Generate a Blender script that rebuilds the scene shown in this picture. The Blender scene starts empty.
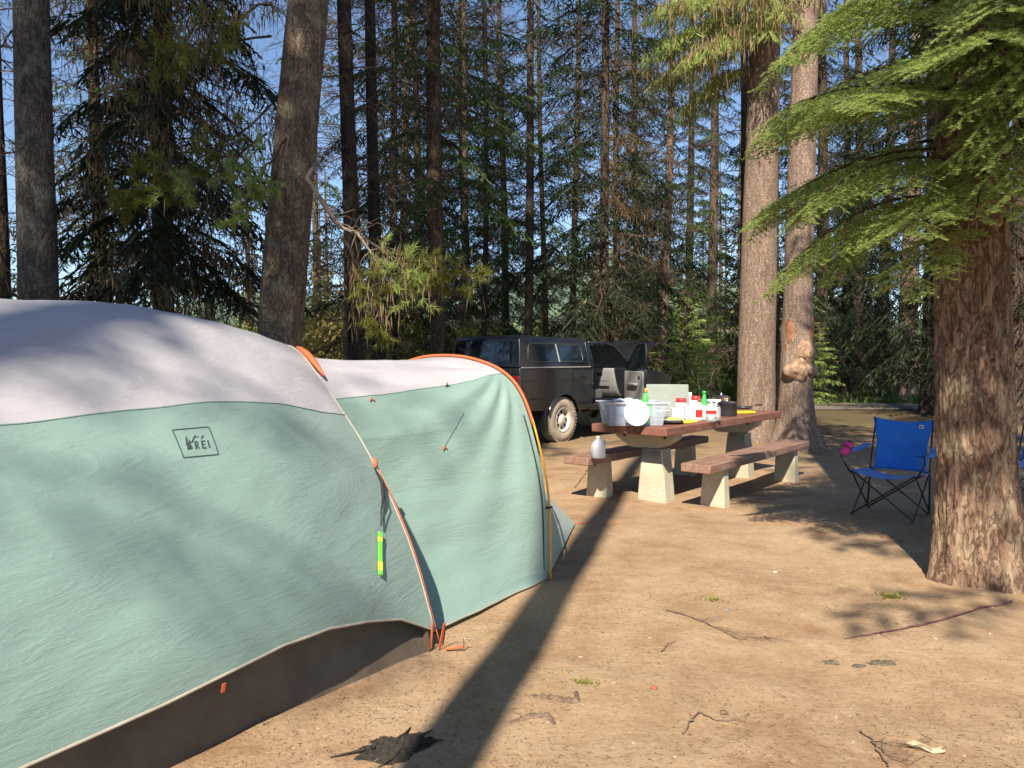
import bpy, bmesh, math, random
import numpy as np
from mathutils import Vector, Matrix, noise
R = math.radians
SC = bpy.context.scene
COL = SC.collection
# ------------------------------------------------------------------ camera
CAM_H = 1.5
FPX = 760.0
PITCH = math.atan(26 / FPX)
cd = bpy.data.cameras.new('camera')
cam = bpy.data.objects.new('camera', cd); COL.objects.link(cam)
cam.location = (0, 0, CAM_H)
cam.rotation_euler = (math.pi / 2 - PITCH, 0, 0)
cd.sensor_width = 36; cd.lens = 36 * FPX / 1024
cd.clip_start = 0.05; cd.clip_end = 3000
SC.camera = cam
# ------------------------------------------------------------------ light
SUN_AZ = R(14.2)      # sun stands behind the camera, this far to its left
SUN_EL = R(43)
w = bpy.data.worlds.new('World'); SC.world = w; w.use_nodes = True
nt = w.node_tree; nt.nodes.clear()
sky = nt.nodes.new('ShaderNodeTexSky'); sky.sky_type = 'NISHITA'; sky.sun_disc = False
sky.sun_elevation = SUN_EL
sky.sun_rotation = math.pi + SUN_AZ
sky.altitude = 1200; sky.air_density = 1.0; sky.dust_density = 0.0; sky.ozone_density = 2.6
bg = nt.nodes.new('ShaderNodeBackground'); bg.inputs[1].default_value = 0.095
wo = nt.nodes.new('ShaderNodeOutputWorld')
nt.links.new(sky.outputs[0], bg.inputs[0]); nt.links.new(bg.outputs[0], wo.inputs[0])
sl = bpy.data.lights.new('sun', 'SUN'); sl.energy = 5.0; sl.angle = R(0.53); sl.color = (1.0, 0.91, 0.77)
so = bpy.data.objects.new('sun', sl); COL.objects.link(so)
sundir = Vector((-math.sin(SUN_AZ) * math.cos(SUN_EL), -math.cos(SUN_AZ) * math.cos(SUN_EL), math.sin(SUN_EL)))
so.rotation_euler = sundir.to_track_quat('Z', 'Y').to_euler(); so.location = (0, 0, 30)
SC.view_settings.view_transform = 'Standard'; SC.view_settings.look = 'None'
SC.view_settings.exposure = 0.95; SC.view_settings.gamma = 1; SC.view_settings.use_curve_mapping = False
SC.render.engine = 'CYCLES'
SC.cycles.use_denoising = True
SC.cycles.max_bounces = 6; SC.cycles.transparent_max_bounces = 8
SC.cycles.diffuse_bounces = 3; SC.cycles.glossy_bounces = 3; SC.cycles.transmission_bounces = 5

# ------------------------------------------------------------------ helpers
def ray(x, y):
    dx = (x - 512) / FPX; dz = (384 - y) / FPX; c, s = math.cos(PITCH), math.sin(PITCH)
    return Vector((dx, c + dz * s, -s + dz * c))
def G(x, y, z=0.0):                    # the point of the ground (or of height z) seen at a photo position
    d = ray(x, y); return Vector((0, 0, CAM_H)) + d * ((z - CAM_H) / d.z)
def onY(x, Y):                         # ground point at distance Y under a photo column
    return Vector(((x - 512) / FPX * Y, Y, 0))
def ss(t):
    t = max(0.0, min(1.0, t)); return t * t * (3 - 2 * t)

def link(o, parent=None):
    COL.objects.link(o)
    if parent: o.parent = parent
    return o
def tag(o, label=None, cat=None, group=None, kind=None):
    if label: o['label'] = label
    if cat: o['category'] = cat
    if group: o['group'] = group
    if kind: o['kind'] = kind
    return o
def empty(name, loc=(0, 0, 0), rz=0, label=None, cat=None, group=None):
    o = bpy.data.objects.new(name, None); COL.objects.link(o)
    o.location = loc; o.rotation_euler = (0, 0, rz)
    o.empty_display_size = 0.1
    return tag(o, label, cat, group)

class MB:
    def __init__(s): s.v = []; s.f = []
    def add(s, vs, fs):
        b = len(s.v); s.v += [tuple(p) for p in vs]; s.f += [tuple(b + i for i in f) for f in fs]; return s
    def box(s, c, d, rz=0, taper=1.0, m=None):
        x, y, z = d[0] / 2, d[1] / 2, d[2] / 2
        P = [(-x, -y, -z), (x, -y, -z), (x, y, -z), (-x, y, -z), (-x * taper, -y * taper, z), (x * taper, -y * taper, z), (x * taper, y * taper, z), (-x * taper, y * taper, z)]
        M = (m if m is not None else Matrix.Rotation(rz, 3, 'Z'))
        P = [M @ Vector(p) + Vector(c) for p in P]
        return s.add(P, [(0, 3, 2, 1), (4, 5, 6, 7), (0, 1, 5, 4), (1, 2, 6, 5), (2, 3, 7, 6), (3, 0, 4, 7)])
    def tube(s, path, rad, n=8, cap=True):
        path = [Vector(p) for p in path]
        if not hasattr(rad, '__len__'): rad = [rad] * len(path)
        b = len(s.v); ref = None; N = len(path)
        for i, p in enumerate(path):
            t = (path[min(i + 1, N - 1)] - path[max(i - 1, 0)]).normalized()
            if ref is None: ref = Vector((0, 0, 1)) if abs(t.z) < .9 else Vector((1, 0, 0))
            u = (ref - t * ref.dot(t)).normalized(); ref = u; q = t.cross(u)
            for k in range(n):
                a = 2 * math.pi * k / n
                s.v.append(tuple(p + (u * math.cos(a) + q * math.sin(a)) * rad[i]))
        for i in range(N - 1):
            for k in range(n):
                s.f.append((b + i * n + k, b + i * n + (k + 1) % n, b + (i + 1) * n + (k + 1) % n, b + (i + 1) * n + k))
        if cap:
            s.f.append(tuple(b + k for k in range(n))[::-1]); s.f.append(tuple(b + (N - 1) * n + k for k in range(n)))
        return s
    def lathe(s, prof, c=(0, 0, 0), n=24, m=None, cap=False):
        b = len(s.v); M = m or Matrix.Identity(3)
        for r, z in prof:
            for k in range(n):
                a = 2 * math.pi * k / n
                s.v.append(tuple(M @ Vector((r * math.cos(a), r * math.sin(a), z)) + Vector(c)))
        for i in range(len(prof) - 1):
            for k in range(n):
                s.f.append((b + i * n + k, b + i * n + (k + 1) % n, b + (i + 1) * n + (k + 1) % n, b + (i + 1) * n + k))
        if cap:
            s.f.append(tuple(b + k for k in range(n))[::-1]); s.f.append(tuple(b + (len(prof) - 1) * n + k for k in range(n)))
        return s
    def prism(s, poly, y0, y1, taperz=None):      # polygon in x,z pushed along y
        n = len(poly)
        s.add([(x, y0, z) for x, z in poly] + [(x, y1, z) for x, z in poly],
              [tuple(range(n)), tuple(range(2 * n - 1, n - 1, -1))] + [(i, i + n, (i + 1) % n + n, (i + 1) % n) for i in range(n)])
        return s
    def grid(s, fn, nu, nv):
        b = len(s.v)
        for i in range(nu + 1):
            for j in range(nv + 1): s.v.append(tuple(fn(i / nu, j / nv)))
        for i in range(nu):
            for j in range(nv):
                a = b + i * (nv + 1) + j; s.f.append((a, a + nv + 1, a + nv + 2, a + 1))
        return s
    def build(s, name, mat=None, parent=None, smooth=False, bevel=0, seg=2, solid=0):
        me = bpy.data.meshes.new(name); me.from_pydata(s.v, [], s.f); me.update()
        if mat: me.materials.append(mat)
        bm = bmesh.new(); bm.from_mesh(me); bmesh.ops.recalc_face_normals(bm, faces=bm.faces); bm.to_mesh(me); bm.free()
        o = bpy.data.objects.new(name, me); link(o, parent)
        if smooth: me.polygons.foreach_set('use_smooth', [True] * len(me.polygons))
        if solid:
            m = o.modifiers.new('solid', 'SOLIDIFY'); m.thickness = solid; m.offset = 0
        if bevel:
            m = o.modifiers.new('bevel', 'BEVEL'); m.width = bevel; m.segments = seg; m.limit_method = 'ANGLE'; m.angle_limit = R(35); m.harden_normals = False
            me.polygons.foreach_set('use_smooth', [True] * len(me.polygons))
            try:
                me.set_sharp_from_angle(angle=R(35))
            except Exception: pass
        return o

def np_mesh(name, tris, mat):          # tris: (N,3,3) array of loose triangles
    tris = np.asarray(tris, np.float32); n = len(tris)
    me = bpy.data.meshes.new(name)
    me.vertices.add(n * 3); me.loops.add(n * 3); me.polygons.add(n)
    me.vertices.foreach_set('co', tris.reshape(-1))
    me.loops.foreach_set('vertex_index', np.arange(n * 3, dtype=np.int32))
    me.polygons.foreach_set('loop_start', np.arange(0, n * 3, 3, dtype=np.int32))
    me.polygons.foreach_set('loop_total', np.full(n, 3, np.int32))
    me.update(); me.validate()
    if mat: me.materials.append(mat)
    return me

# ------------------------------------------------------------------ materials
class N:
    def __init__(s, name):
        s.m = bpy.data.materials.new(name); s.m.use_nodes = True; s.t = s.m.node_tree; s.t.nodes.clear()
        s.o = s.t.nodes.new('ShaderNodeOutputMaterial')
    def n(s, typ, **kw):
        x = s.t.nodes.new(typ)
        for k, v in kw.items():
            if k.startswith('i_'):
                key = k[2:]; key = int(key) if key.isdigit() else key.replace('_', ' ')
                x.inputs[key].default_value = v
            else: setattr(x, k, v)
        return x
    def l(s, a, b): s.t.links.new(a, b)
    def coord(s, out='Object', scale=(1, 1, 1), rot=(0, 0, 0)):
        tc = s.n('ShaderNodeTexCoord'); mp = s.n('ShaderNodeMapping'); s.l(tc.outputs[out], mp.inputs[0])
        mp.inputs['Scale'].default_value = scale; mp.inputs['Rotation'].default_value = rot
        return mp.outputs[0]
    def noise(s, vec, scale, detail=5, rough=.6, dist=0):
        x = s.n('ShaderNodeTexNoise'); x.inputs['Scale'].default_value = scale; x.inputs['Detail'].default_value = detail
        x.inputs['Roughness'].default_value = rough; x.inputs['Distortion'].default_value = dist
        s.l(vec, x.inputs['Vector']); return x.outputs['Fac']
    def ramp(s, fac, stops):
        x = s.n('ShaderNodeValToRGB'); e = x.color_ramp.elements
        while len(e) > 1: e.remove(e[0])
        e[0].position = stops[0][0]; e[0].color = (*stops[0][1], 1)
        for p, c in stops[1:]:
            k = e.new(p); k.color = (*c, 1)
        s.l(fac, x.inputs[0]); return x.outputs[0]
    def bump(s, h, strength=.5, dist=.01, prev=None):
        b = s.n('ShaderNodeBump'); b.inputs['Strength'].default_value = strength; b.inputs['Distance'].default_value = dist
        s.l(h, b.inputs['Height'])
        if prev: s.l(prev, b.inputs['Normal'])
        return b.outputs[0]
    def math(s, op, a, b):
        x = s.n('ShaderNodeMath', operation=op)
        for i, v in ((0, a), (1, b)):
            if isinstance(v, (int, float)): x.inputs[i].default_value = v
            else: s.l(v, x.inputs[i])
        return x.outputs[0]
    def mix(s, fac, a, b, blend='MIX'):
        x = s.n('ShaderNodeMix', data_type='RGBA', blend_type=blend)
        if isinstance(fac, (int, float)): x.inputs[0].default_value = fac
        else: s.l(fac, x.inputs[0])
        for i, v in ((6, a), (7, b)):
            if isinstance(v, tuple): x.inputs[i].default_value = (*v, 1)
            else: s.l(v, x.inputs[i])
        return x.outputs[2]
    def pbr(s, col, rough=.7, nrm=None, spec=.5, metal=0, **kw):
        p = s.n('ShaderNodeBsdfPrincipled')
        if isinstance(col, tuple): p.inputs['Base Color'].default_value = (*col, 1)
        else: s.l(col, p.inputs['Base Color'])
        if isinstance(rough, (int, float)): p.inputs['Roughness'].default_value = rough
        else: s.l(rough, p.inputs['Roughness'])
        p.inputs['Metallic'].default_value = metal; p.inputs['Specular IOR Level'].default_value = spec
        if nrm: s.l(nrm, p.inputs['Normal'])
        for k, v in kw.items(): p.inputs[k.replace('_', ' ')].default_value = v
        s.p = p; s.l(p.outputs[0], s.o.inputs[0]); return s
    def translucent(s, col, fac, nrm=None):
        t = s.n('ShaderNodeBsdfTranslucent')
        if isinstance(col, tuple): t.inputs[0].default_value = (*col, 1)
        else: s.l(col, t.inputs[0])
        if nrm: s.l(nrm, t.inputs['Normal'])
        m = s.n('ShaderNodeMixShader'); m.inputs[0].default_value = fac
        s.l(s.p.outputs[0], m.inputs[1]); s.l(t.outputs[0], m.inputs[2]); s.l(m.outputs[0], s.o.inputs[0]); return s

def plain(name, col, rough=.6, var=.12, scale=12, bump=.15, bscale=60, bdist=.002, metal=0, spec=.5, **kw):
    a = N(name); c = a.coord(); f = a.noise(c, scale, 4)
    lo = tuple(x * (1 - var * 2) for x in col); hi = tuple(min(1, x * (1 + var * 2)) for x in col)
    cc = a.ramp(f, [(.25, lo), (.75, hi)])
    nb = a.bump(a.noise(c, bscale, 4), bump, bdist) if bump else None
    return a.pbr(cc, rough, nb, spec, metal, **kw).m

def bark(name, dark, light, lichen=None, sc=1.0, bd=.03, zs=.26):
    a = N(name)
    c1 = a.coord(scale=(1, 1, zs)); c2 = a.coord(scale=(1, 1, .6))
    n1 = a.noise(c1, 11 * sc, 8, .68, 1.2)
    vo = a.n('ShaderNodeTexVoronoi', feature='DISTANCE_TO_EDGE'); vo.inputs['Scale'].default_value = 16 * sc
    dv = a.n('ShaderNodeMix', data_type='RGBA', blend_type='LINEAR_LIGHT'); dv.inputs[0].default_value = .12
    nz = a.n('ShaderNodeTexNoise'); nz.inputs['Scale'].default_value = 9 * sc; a.l(c2, nz.inputs['Vector'])
    a.l(c1, dv.inputs[6]); a.l(nz.outputs['Color'], dv.inputs[7]); a.l(dv.outputs[2], vo.inputs['Vector'])
    plates = a.ramp(vo.outputs['Distance'], [(0, (0, 0, 0)), (.12, (.7, .7, .7)), (.4, (1, 1, 1))])
    h = a.math('MULTIPLY', a.math('ADD', plates, n1), .5)
    col = a.ramp(n1, [(.28, dark), (.5, tuple((x + y) / 2 for x, y in zip(dark, light))), (.72, light)])
    col = a.mix(a.math('MULTIPLY', a.math('SUBTRACT', 1.0, plates), .6), col, tuple(x * .45 for x in dark))
    if lichen:
        lm = a.ramp(a.noise(a.coord(), 5, 6, .7), [(.5, (0, 0, 0)), (.62, (1, 1, 1))])
        col = a.mix(a.math('MULTIPLY', lm, .55), col, lichen)
    nb = a.bump(h, .9, bd); nb = a.bump(a.noise(a.coord(), 70, 5, .7), .5, .006, nb)
    return a.pbr(col, .93, nb, .2).m

def leafmat(name, cols, trans=.3, rough=.55):
    a = N(name)
    g = a.n('ShaderNodeNewGeometry')
    f = g.outputs['Random Per Island']
    col = a.ramp(f, [(i / (len(cols) - 1), c) for i, c in enumerate(cols)])
    big = a.noise(a.coord(), .9, 3)
    col = a.mix(.35, col, a.mix(big, cols[0], cols[-1]))
    a.pbr(col, rough, None, .25)
    return a.translucent(a.mix(.5, col, tuple(min(1, x * 1.6) for x in cols[-1])), trans).m

M = {}
M['bark_grey'] = bark('bark_grey', (.045, .036, .03), (.2, .165, .135), (.2, .2, .16))
M['bark_brown'] = bark('bark_brown', (.035, .024, .017), (.17, .12, .085))
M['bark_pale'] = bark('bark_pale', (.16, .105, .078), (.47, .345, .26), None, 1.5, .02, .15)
M['bark_shaded'] = bark('bark_shaded', (.018, .014, .012), (.10, .075, .06), None, 1.2, .02)  # shade on the dark trunks is put into this bark colour
def bark_hero():
    a = N('bark_red'); c1 = a.coord(scale=(1, 1, .34)); c = a.coord()
    n1 = a.noise(c1, 20, 9, .72, .6); n2 = a.noise(a.coord(scale=(1, 1, .5)), 6, 6, .65, .6); n3 = a.noise(c, 45, 6, .75)
    cr = a.math('ABSOLUTE', a.math('SUBTRACT', a.noise(c1, 12, 6, .65, .8), .5), 0)
    crack = a.ramp(cr, [(.0, (0, 0, 0)), (.025, (.75, .75, .75)), (.07, (1, 1, 1))])
    col = a.ramp(n1, [(.3, (.11, .055, .037)), (.48, (.28, .17, .11)), (.66, (.50, .36, .25))])
    col = a.mix(a.ramp(n2, [(.5, (0, 0, 0)), (.62, (.6, .6, .6))]), col, (.38, .31, .2))
    col = a.mix(a.ramp(a.noise(c, 3.2, 6, .7), [(.55, (0, 0, 0)), (.68, (.5, .5, .5))]), col, (.30, .15, .10))
    col = a.mix(a.math('MULTIPLY', a.math('SUBTRACT', 1.0, crack), .45), col, (.06, .03, .02))
    nb = a.bump(a.math('ADD', a.math('MULTIPLY', crack, .6), n1), .9, .03); nb = a.bump(n3, .7, .008, nb)
    return a.pbr(col, .93, nb, .2).m
M['bark_hero'] = bark_hero()
M['bark_thin'] = bark('bark_thin', (.05, .034, .025), (.22, .16, .12), None, 1.6, .012)
M['bark_mid'] = bark('bark_mid', (.07, .046, .034), (.30, .215, .155), (.26, .24, .16), 1.1, .03)
M['dead_wood'] = plain('dead_wood', (.22, .17, .13), .9, .3, 20, .4, 60, .004, spec=.2)
M['needle_dark'] = leafmat('needle_dark', [(.006, .010, .005), (.014, .024, .009), (.035, .05, .016)], .2)  # near-black green: the forest's shade is put into the needle colour
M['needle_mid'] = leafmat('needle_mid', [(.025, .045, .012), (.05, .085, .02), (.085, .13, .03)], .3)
M['needle_lit'] = leafmat('needle_lit', [(.09, .14, .04), (.24, .32, .08), (.46, .54, .17)], .45)  # sunlight on the boughs is put into the needle colour
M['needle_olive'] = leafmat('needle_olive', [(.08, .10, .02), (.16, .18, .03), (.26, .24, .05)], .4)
M['lichen'] = leafmat('hanging_lichen', [(.10, .07, .04), (.22, .16, .08), (.34, .25, .13)], .3, .9)
M['twig'] = leafmat('dry_twig', [(.05, .035, .025), (.11, .078, .052), (.2, .15, .105)], .05, .9)
M['leaf_lime'] = leafmat('leaf_lime', [(.12, .15, .025), (.30, .33, .06), (.50, .50, .13)], .5)  # lime leaves, colour brightened to paint sun on the undergrowth
M['leaf_green'] = leafmat('leaf_green', [(.03, .06, .015), (.07, .12, .025), (.13, .2, .04)], .35)
M['leaf_gold'] = leafmat('leaf_gold', [(.12, .10, .03), (.24, .2, .06), (.36, .3, .1)], .35)
# ------------------------------------------------------------------ ground
def ground_h(x, y):
    d = math.hypot(x - 1, y - 6)
    a = 1 - ss((d - 13) / 6)
    if a <= 0: return 0.0
    v = noise.fractal(Vector((x * .55, y * .55, 0)), 1.0, 2.0, 3) * .028
    v += noise.fractal(Vector((x * 3.1, y * 3.1, 4)), .9, 2.0, 3) * .006
    return (v - .006) * a
def make_ground():
    n = 460; me_v = []; 
    k = 6.2
    def warp(u): return math.sinh(k * u) / math.sinh(k) * 900
    xs = [1 + warp(2 * i / n - 1) for i in range(n + 1)]; ys = [5 + warp(2 * i / n - 1) for i in range(n + 1)]
    b = MB()
    b.v = [(x, y, ground_h(x, y)) for x in xs for y in ys]
    m = n + 1
    b.f = [(i * m + j, (i + 1) * m + j, (i + 1) * m + j + 1, i * m + j + 1) for i in range(n) for j in range(n)]
    a = N('forest_dirt'); c = a.coord(); patch = a.noise(c, 1.15, 6, .7, .8)
    big = a.noise(c, .55, 5, .6, .5); mid = a.noise(c, 3.2, 7, .65, .3); fine = a.noise(c, 38, 8, .75); grit = a.noise(c, 160, 4, .7)
    cs = a.coord(scale=(1, .45, 1), rot=(0, 0, .5)); streak = a.noise(cs, 26, 6, .75, 1.5)
    base = a.ramp(big, [(.3, (.24, .145, .076)), (.5, (.325, .21, .118)), (.72, (.41, .285, .17))])
    base = a.mix(a.ramp(patch, [(.5, (0, 0, 0)), (.64, (.7, .7, .7))]), base, (.23, .115, .06))
    col = a.mix(a.ramp(mid, [(.35, (0, 0, 0)), (.7, (.75, .75, .75))]), base, (.46, .325, .205))
    col = a.mix(a.ramp(streak, [(.55, (0, 0, 0)), (.74, (.5, .5, .5))]), col, (.2, .115, .062))
    col = a.mix(a.ramp(fine, [(.3, (.55, .55, .55)), (.5, (0, 0, 0))]), col, (.15, .085, .048))
    col = a.mix(a.ramp(grit, [(.58, (0, 0, 0)), (.72, (.6, .6, .6))]), col, (.52, .40, .29))
    # far floor turns to dark duff and moss, begun early as painted tree shade
    sep = a.n('ShaderNodeSeparateXYZ'); a.l(c, sep.inputs[0])
    fy = a.ramp(a.math('DIVIDE', sep.outputs[1], 60.0), [(.17, (0, 0, 0)), (.30, (.85, .85, .85))])
    moss = a.ramp(a.noise(c, 1.4, 6, .7), [(.35, (.09, .055, .034)), (.52, (.07, .055, .026)), (.66, (.06, .085, .022))])
    col = a.mix(fy, col, moss)
    h = a.math('ADD', a.math('MULTIPLY', mid, 1.2), a.math('ADD', a.math('MULTIPLY', streak, .28), a.math('MULTIPLY', fine, .22)))
    nb = a.bump(h, .9, .026); nb = a.bump(grit, .4, .002, nb)
    a.pbr(col, .95, nb, .15)
    o = b.build('ground', a.m, None, smooth=True); tag(o, kind='structure')
make_ground()
def make_road():
    a = N('road_gravel'); c = a.coord(); f = a.noise(c, 9, 8, .75)
    a.pbr(a.ramp(f, [(.3, (.10, .08, .065)), (.7, (.22, .185, .15))]), .95, a.bump(f, .5, .02), .15)
    b = MB()
    def fn(u, v):
        x = -40 + 90 * u; yc = 22.6 + .045 * (x - 10) + .9 * math.sin(x * .13)
        return (x, yc + (v - .5) * (3.0 + .35 * math.sin(x * .8)), .022 + .012 * math.sin(x * 1.3) * math.sin(v * 9) + .03 * math.sin(math.pi * v))
    b.grid(fn, 120, 8); o = b.build('road', a.m, None, smooth=True); tag(o, kind='structure')
make_road()
def make_hills():
    a = N('hazy_forested_hill'); c = a.coord(); f = a.noise(c, .12, 8, .75)
    a.pbr(a.ramp(f, [(.35, (.10, .16, .12)), (.6, (.19, .26, .17))]), 1, a.bump(f, 1, 4), 0)  # pale forest green with the distance haze put into the colour
    b = MB()
    def fn(u, v):
        ang = R(-75 + 150 * u); d = 330 + 260 * v
        hgt = (34 + 18 * math.sin(ang * 5 + 1.2) + 10 * math.sin(ang * 13)) * ss(v * 1.3) + 26 * noise.fractal(Vector((ang * 9, v * 3, 1)), 1, 2, 5) * ss(v * 2)
        return (d * math.sin(ang), d * math.cos(ang), max(-1, hgt) - 1)
    b.grid(fn, 220, 26); o = b.build('hills', a.m, None, smooth=True); tag(o, kind='structure')
make_hills()
# ------------------------------------------------------------------ foliage tools
def rng_(s): return np.random.default_rng(s)
def unit(v): return v / (np.linalg.norm(v, axis=-1, keepdims=True) + 1e-9)
def blades(p0, p1, wd, rg):            # one pointed blade (two triangles, widest near the middle) from p0 to p1
    d = p1 - p0; r = unit(np.cross(d, rg.normal(size=d.shape)))
    w_ = (np.asarray(wd) * np.ones(len(d)))[:, None] * .5
    mid = p0 + d * .4
    a = mid + r * w_; b = mid - r * w_
    return np.concatenate([np.stack([p0, a, b], 1), np.stack([a, p1, b], 1)]) if True else None
def blade1(p0, p1, wd, rg):            # single triangle
    d = p1 - p0; r = unit(np.cross(d, rg.normal(size=d.shape))); w_ = (np.asarray(wd) * np.ones(len(d)))[:, None] * .5
    return np.stack([p0 + r * w_, p1, p0 - r * w_], 1)
def flat_blades(p0, p1, wd, up):       # blades lying flat, facing roughly up
    d = p1 - p0; r = unit(np.cross(d, up)); w_ = (np.asarray(wd) * np.ones(len(d)))[:, None] * .5
    mid = p0 + d * .45
    return np.concatenate([np.stack([p0, mid + r * w_, mid - r * w_], 1), np.stack([mid + r * w_, p1, mid - r * w_], 1)])
def branch_axis(L, rise, droop, t, bend=0.):
    return np.stack([L * t * (1 - .12 * droop * t), bend * t * t * L, rise * L * t - droop * L * t ** 2], -1)
def spray(L, rise, droop, rg, step=.09, tl=.42, wd=.05, sub=3, hang=.25, start=.12):
    """a flat spruce bough: x runs outward from the trunk"""
    out = []
    nt_ = max(4, int(L * (1 - start) / step)); t = np.linspace(start, 1, nt_) + rg.normal(size=nt_) * .01
    bend = rg.normal() * .12
    ax = branch_axis(L, rise, droop, t, bend); tg = unit(np.gradient(ax, axis=0))
    side = np.where(np.arange(nt_) % 2 == 0, 1., -1.)
    lat = np.cross(tg, [0, 0, 1.]); lat = unit(lat) * side[:, None]
    env = np.sin(np.clip(t, 0, 1) ** .8 * math.pi * .93) * .8 + .22
    ln = tl * L ** .5 * env * rg.uniform(.6, 1.15, nt_)
    dr = unit(tg * rg.uniform(.5, .9, nt_)[:, None] + lat + np.stack([0 * t, 0 * t, -hang * rg.uniform(.3, 1.6, nt_)], -1))
    tip = ax + dr * ln[:, None]; tip[:, 2] -= .12 * ln
    out.append(blades(ax, tip, wd, rg)); out.append(blades(ax[:-1], ax[1:] + tg[1:] * .08, wd * .9, rg))
    for k in range(sub):
        f = (k + .8) / (sub + .6)
        q = ax + (tip - ax) * f
        for sgn in (1, -1):
            dd = unit(dr * .8 + sgn * tg * .8 + rg.normal(size=dr.shape) * .2 + np.array([0, 0, -hang * .8]))
            out.append(blades(q, q + dd * (ln * (.52 - .3 * f))[:, None], wd * .85, rg))
    return np.concatenate(out)
def rotz(tr, a):
    c, s = math.cos(a), math.sin(a); Rm = np.array([[c, -s, 0], [s, c, 0], [0, 0, 1.]]); return tr @ Rm.T
def crown_tris(seed, z0, z1, Lm, n, rise=.05, droop=.35, wd=.05, tl=.42, sub=3, step=.09, hang=.25, gap=.0, top=None, r0=.1, oneside=None, thin_above=None):
    rg = rng_(seed); out = []
    for i in range(n):
        f = (i + rg.random()) / n; z = z0 + (z1 - z0) * f
        if rg.random() < gap: continue
        tt = (z - z0) / ((top or z1) - z0)
        L = Lm * (1 - tt) ** .75 * rg.uniform(.55, 1.1) * (.75 + .25 * min(1, f * 6)) + .25
        a = i * 2.399 + rg.normal() * .4
        if oneside is not None: a = oneside[0] + (rg.random() - .5) * oneside[1]
        sc_ = 1.0
        if thin_above and z > thin_above: sc_ = 1.8
        s_ = spray(L, rise * (1 + 2 * f) + rg.normal() * .06, droop * rg.uniform(.6, 1.3) * (1 - .5 * f), rg, step * sc_, tl, wd * (1.5 if sc_ > 1 else 1), max(1, int(sub / sc_)), hang)
        s_ = rotz(s_, a) + np.array([0, 0, z]); out.append(s_)
    return np.concatenate(out)
def dead_tris(seed, z0, z1, Lm, n, wd=.016, droop=.25, lich=0, twn=9, axis_w=.03, oneside=None):
    """bare, drooping dead limbs with fine side twigs; second array is the lichen hung on them"""
    rg = rng_(seed); out = []; li = []
    for i in range(n):
        z = z0 + (z1 - z0) * rg.random(); L = Lm * rg.uniform(.35, 1.1); a = rg.random() * 6.283
        if oneside is not None: a = oneside[0] + (rg.random() - .5) * oneside[1]
        K = 7; t = np.linspace(0, 1, K)
        ax = branch_axis(L, rg.normal() * .2, droop * rg.uniform(.3, 1.8), t, rg.normal() * .3) + np.cumsum(rg.normal(size=(K, 3)) * .02 * L, 0)
        loc = []
        ww = axis_w * (1 - .75 * t[:-1]) * (.5 + .5 * L / Lm)
        d = ax[1:] - ax[:-1]; r = unit(np.cross(d, rg.normal(size=d.shape)))
        for rr in (r, unit(np.cross(d, r))):
            p, q = ax[:-1], ax[1:]; h = rr * ww[:, None] * .5; h2 = h * .85
            loc += [np.stack([p + h, q + h2, p - h], 1), np.stack([p - h, q + h2, q - h2], 1)]
        m = int(twn * L / Lm) + 3; ti = rg.uniform(.15, 1, m); P = np.stack([np.interp(ti, t, ax[:, k]) for k in range(3)], -1)
        dd = rg.normal(size=(m, 3)) + np.array([.7, 0, -.35]); dd = unit(dd); ln = L * rg.uniform(.1, .42, m)
        Q = P + dd * ln[:, None]; loc.append(blade1(P, Q, wd, rg))
        for f in (.35, .65):
            P2 = P + (Q - P) * f; d2 = unit(dd + rg.normal(size=dd.shape) * .7 + np.array([0, 0, -.3])); loc.append(blade1(P2, P2 + d2 * (ln * .45)[:, None], wd * .6, rg))
        out.append(rotz(np.concatenate(loc), a) + np.array([0, 0, z]))
        if lich:
            m2 = int(lich * L) + 1; ti = rg.uniform(.1, 1, m2); P = np.stack([np.interp(ti, t, ax[:, k]) for k in range(3)], -1) + rg.normal(size=(m2, 3)) * .07
            Q = P + np.stack([rg.normal(size=m2) * .04, rg.normal(size=m2) * .04, -rg.uniform(.06, .3, m2)], -1)
            li.append(rotz(blades(P, Q, rg.uniform(.008, .03, m2), rg), a) + np.array([0, 0, z]))
    return np.concatenate(out), (np.concatenate(li) if li else None)
def fan_tuft(P, D, rg, n=46, ln=.10, wd=.010):      # pine needles round twig ends
    P = np.repeat(P, n, 0); D = np.repeat(D, n, 0)
    b = P - D * (rg.random(len(P)) * .10)[:, None]
    d = unit(D * .9 + rg.normal(size=P.shape) * .55)
    return blade1(b, b + d * (ln * rg.uniform(.7, 1.15, len(P)))[:, None], wd, rg)

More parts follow.
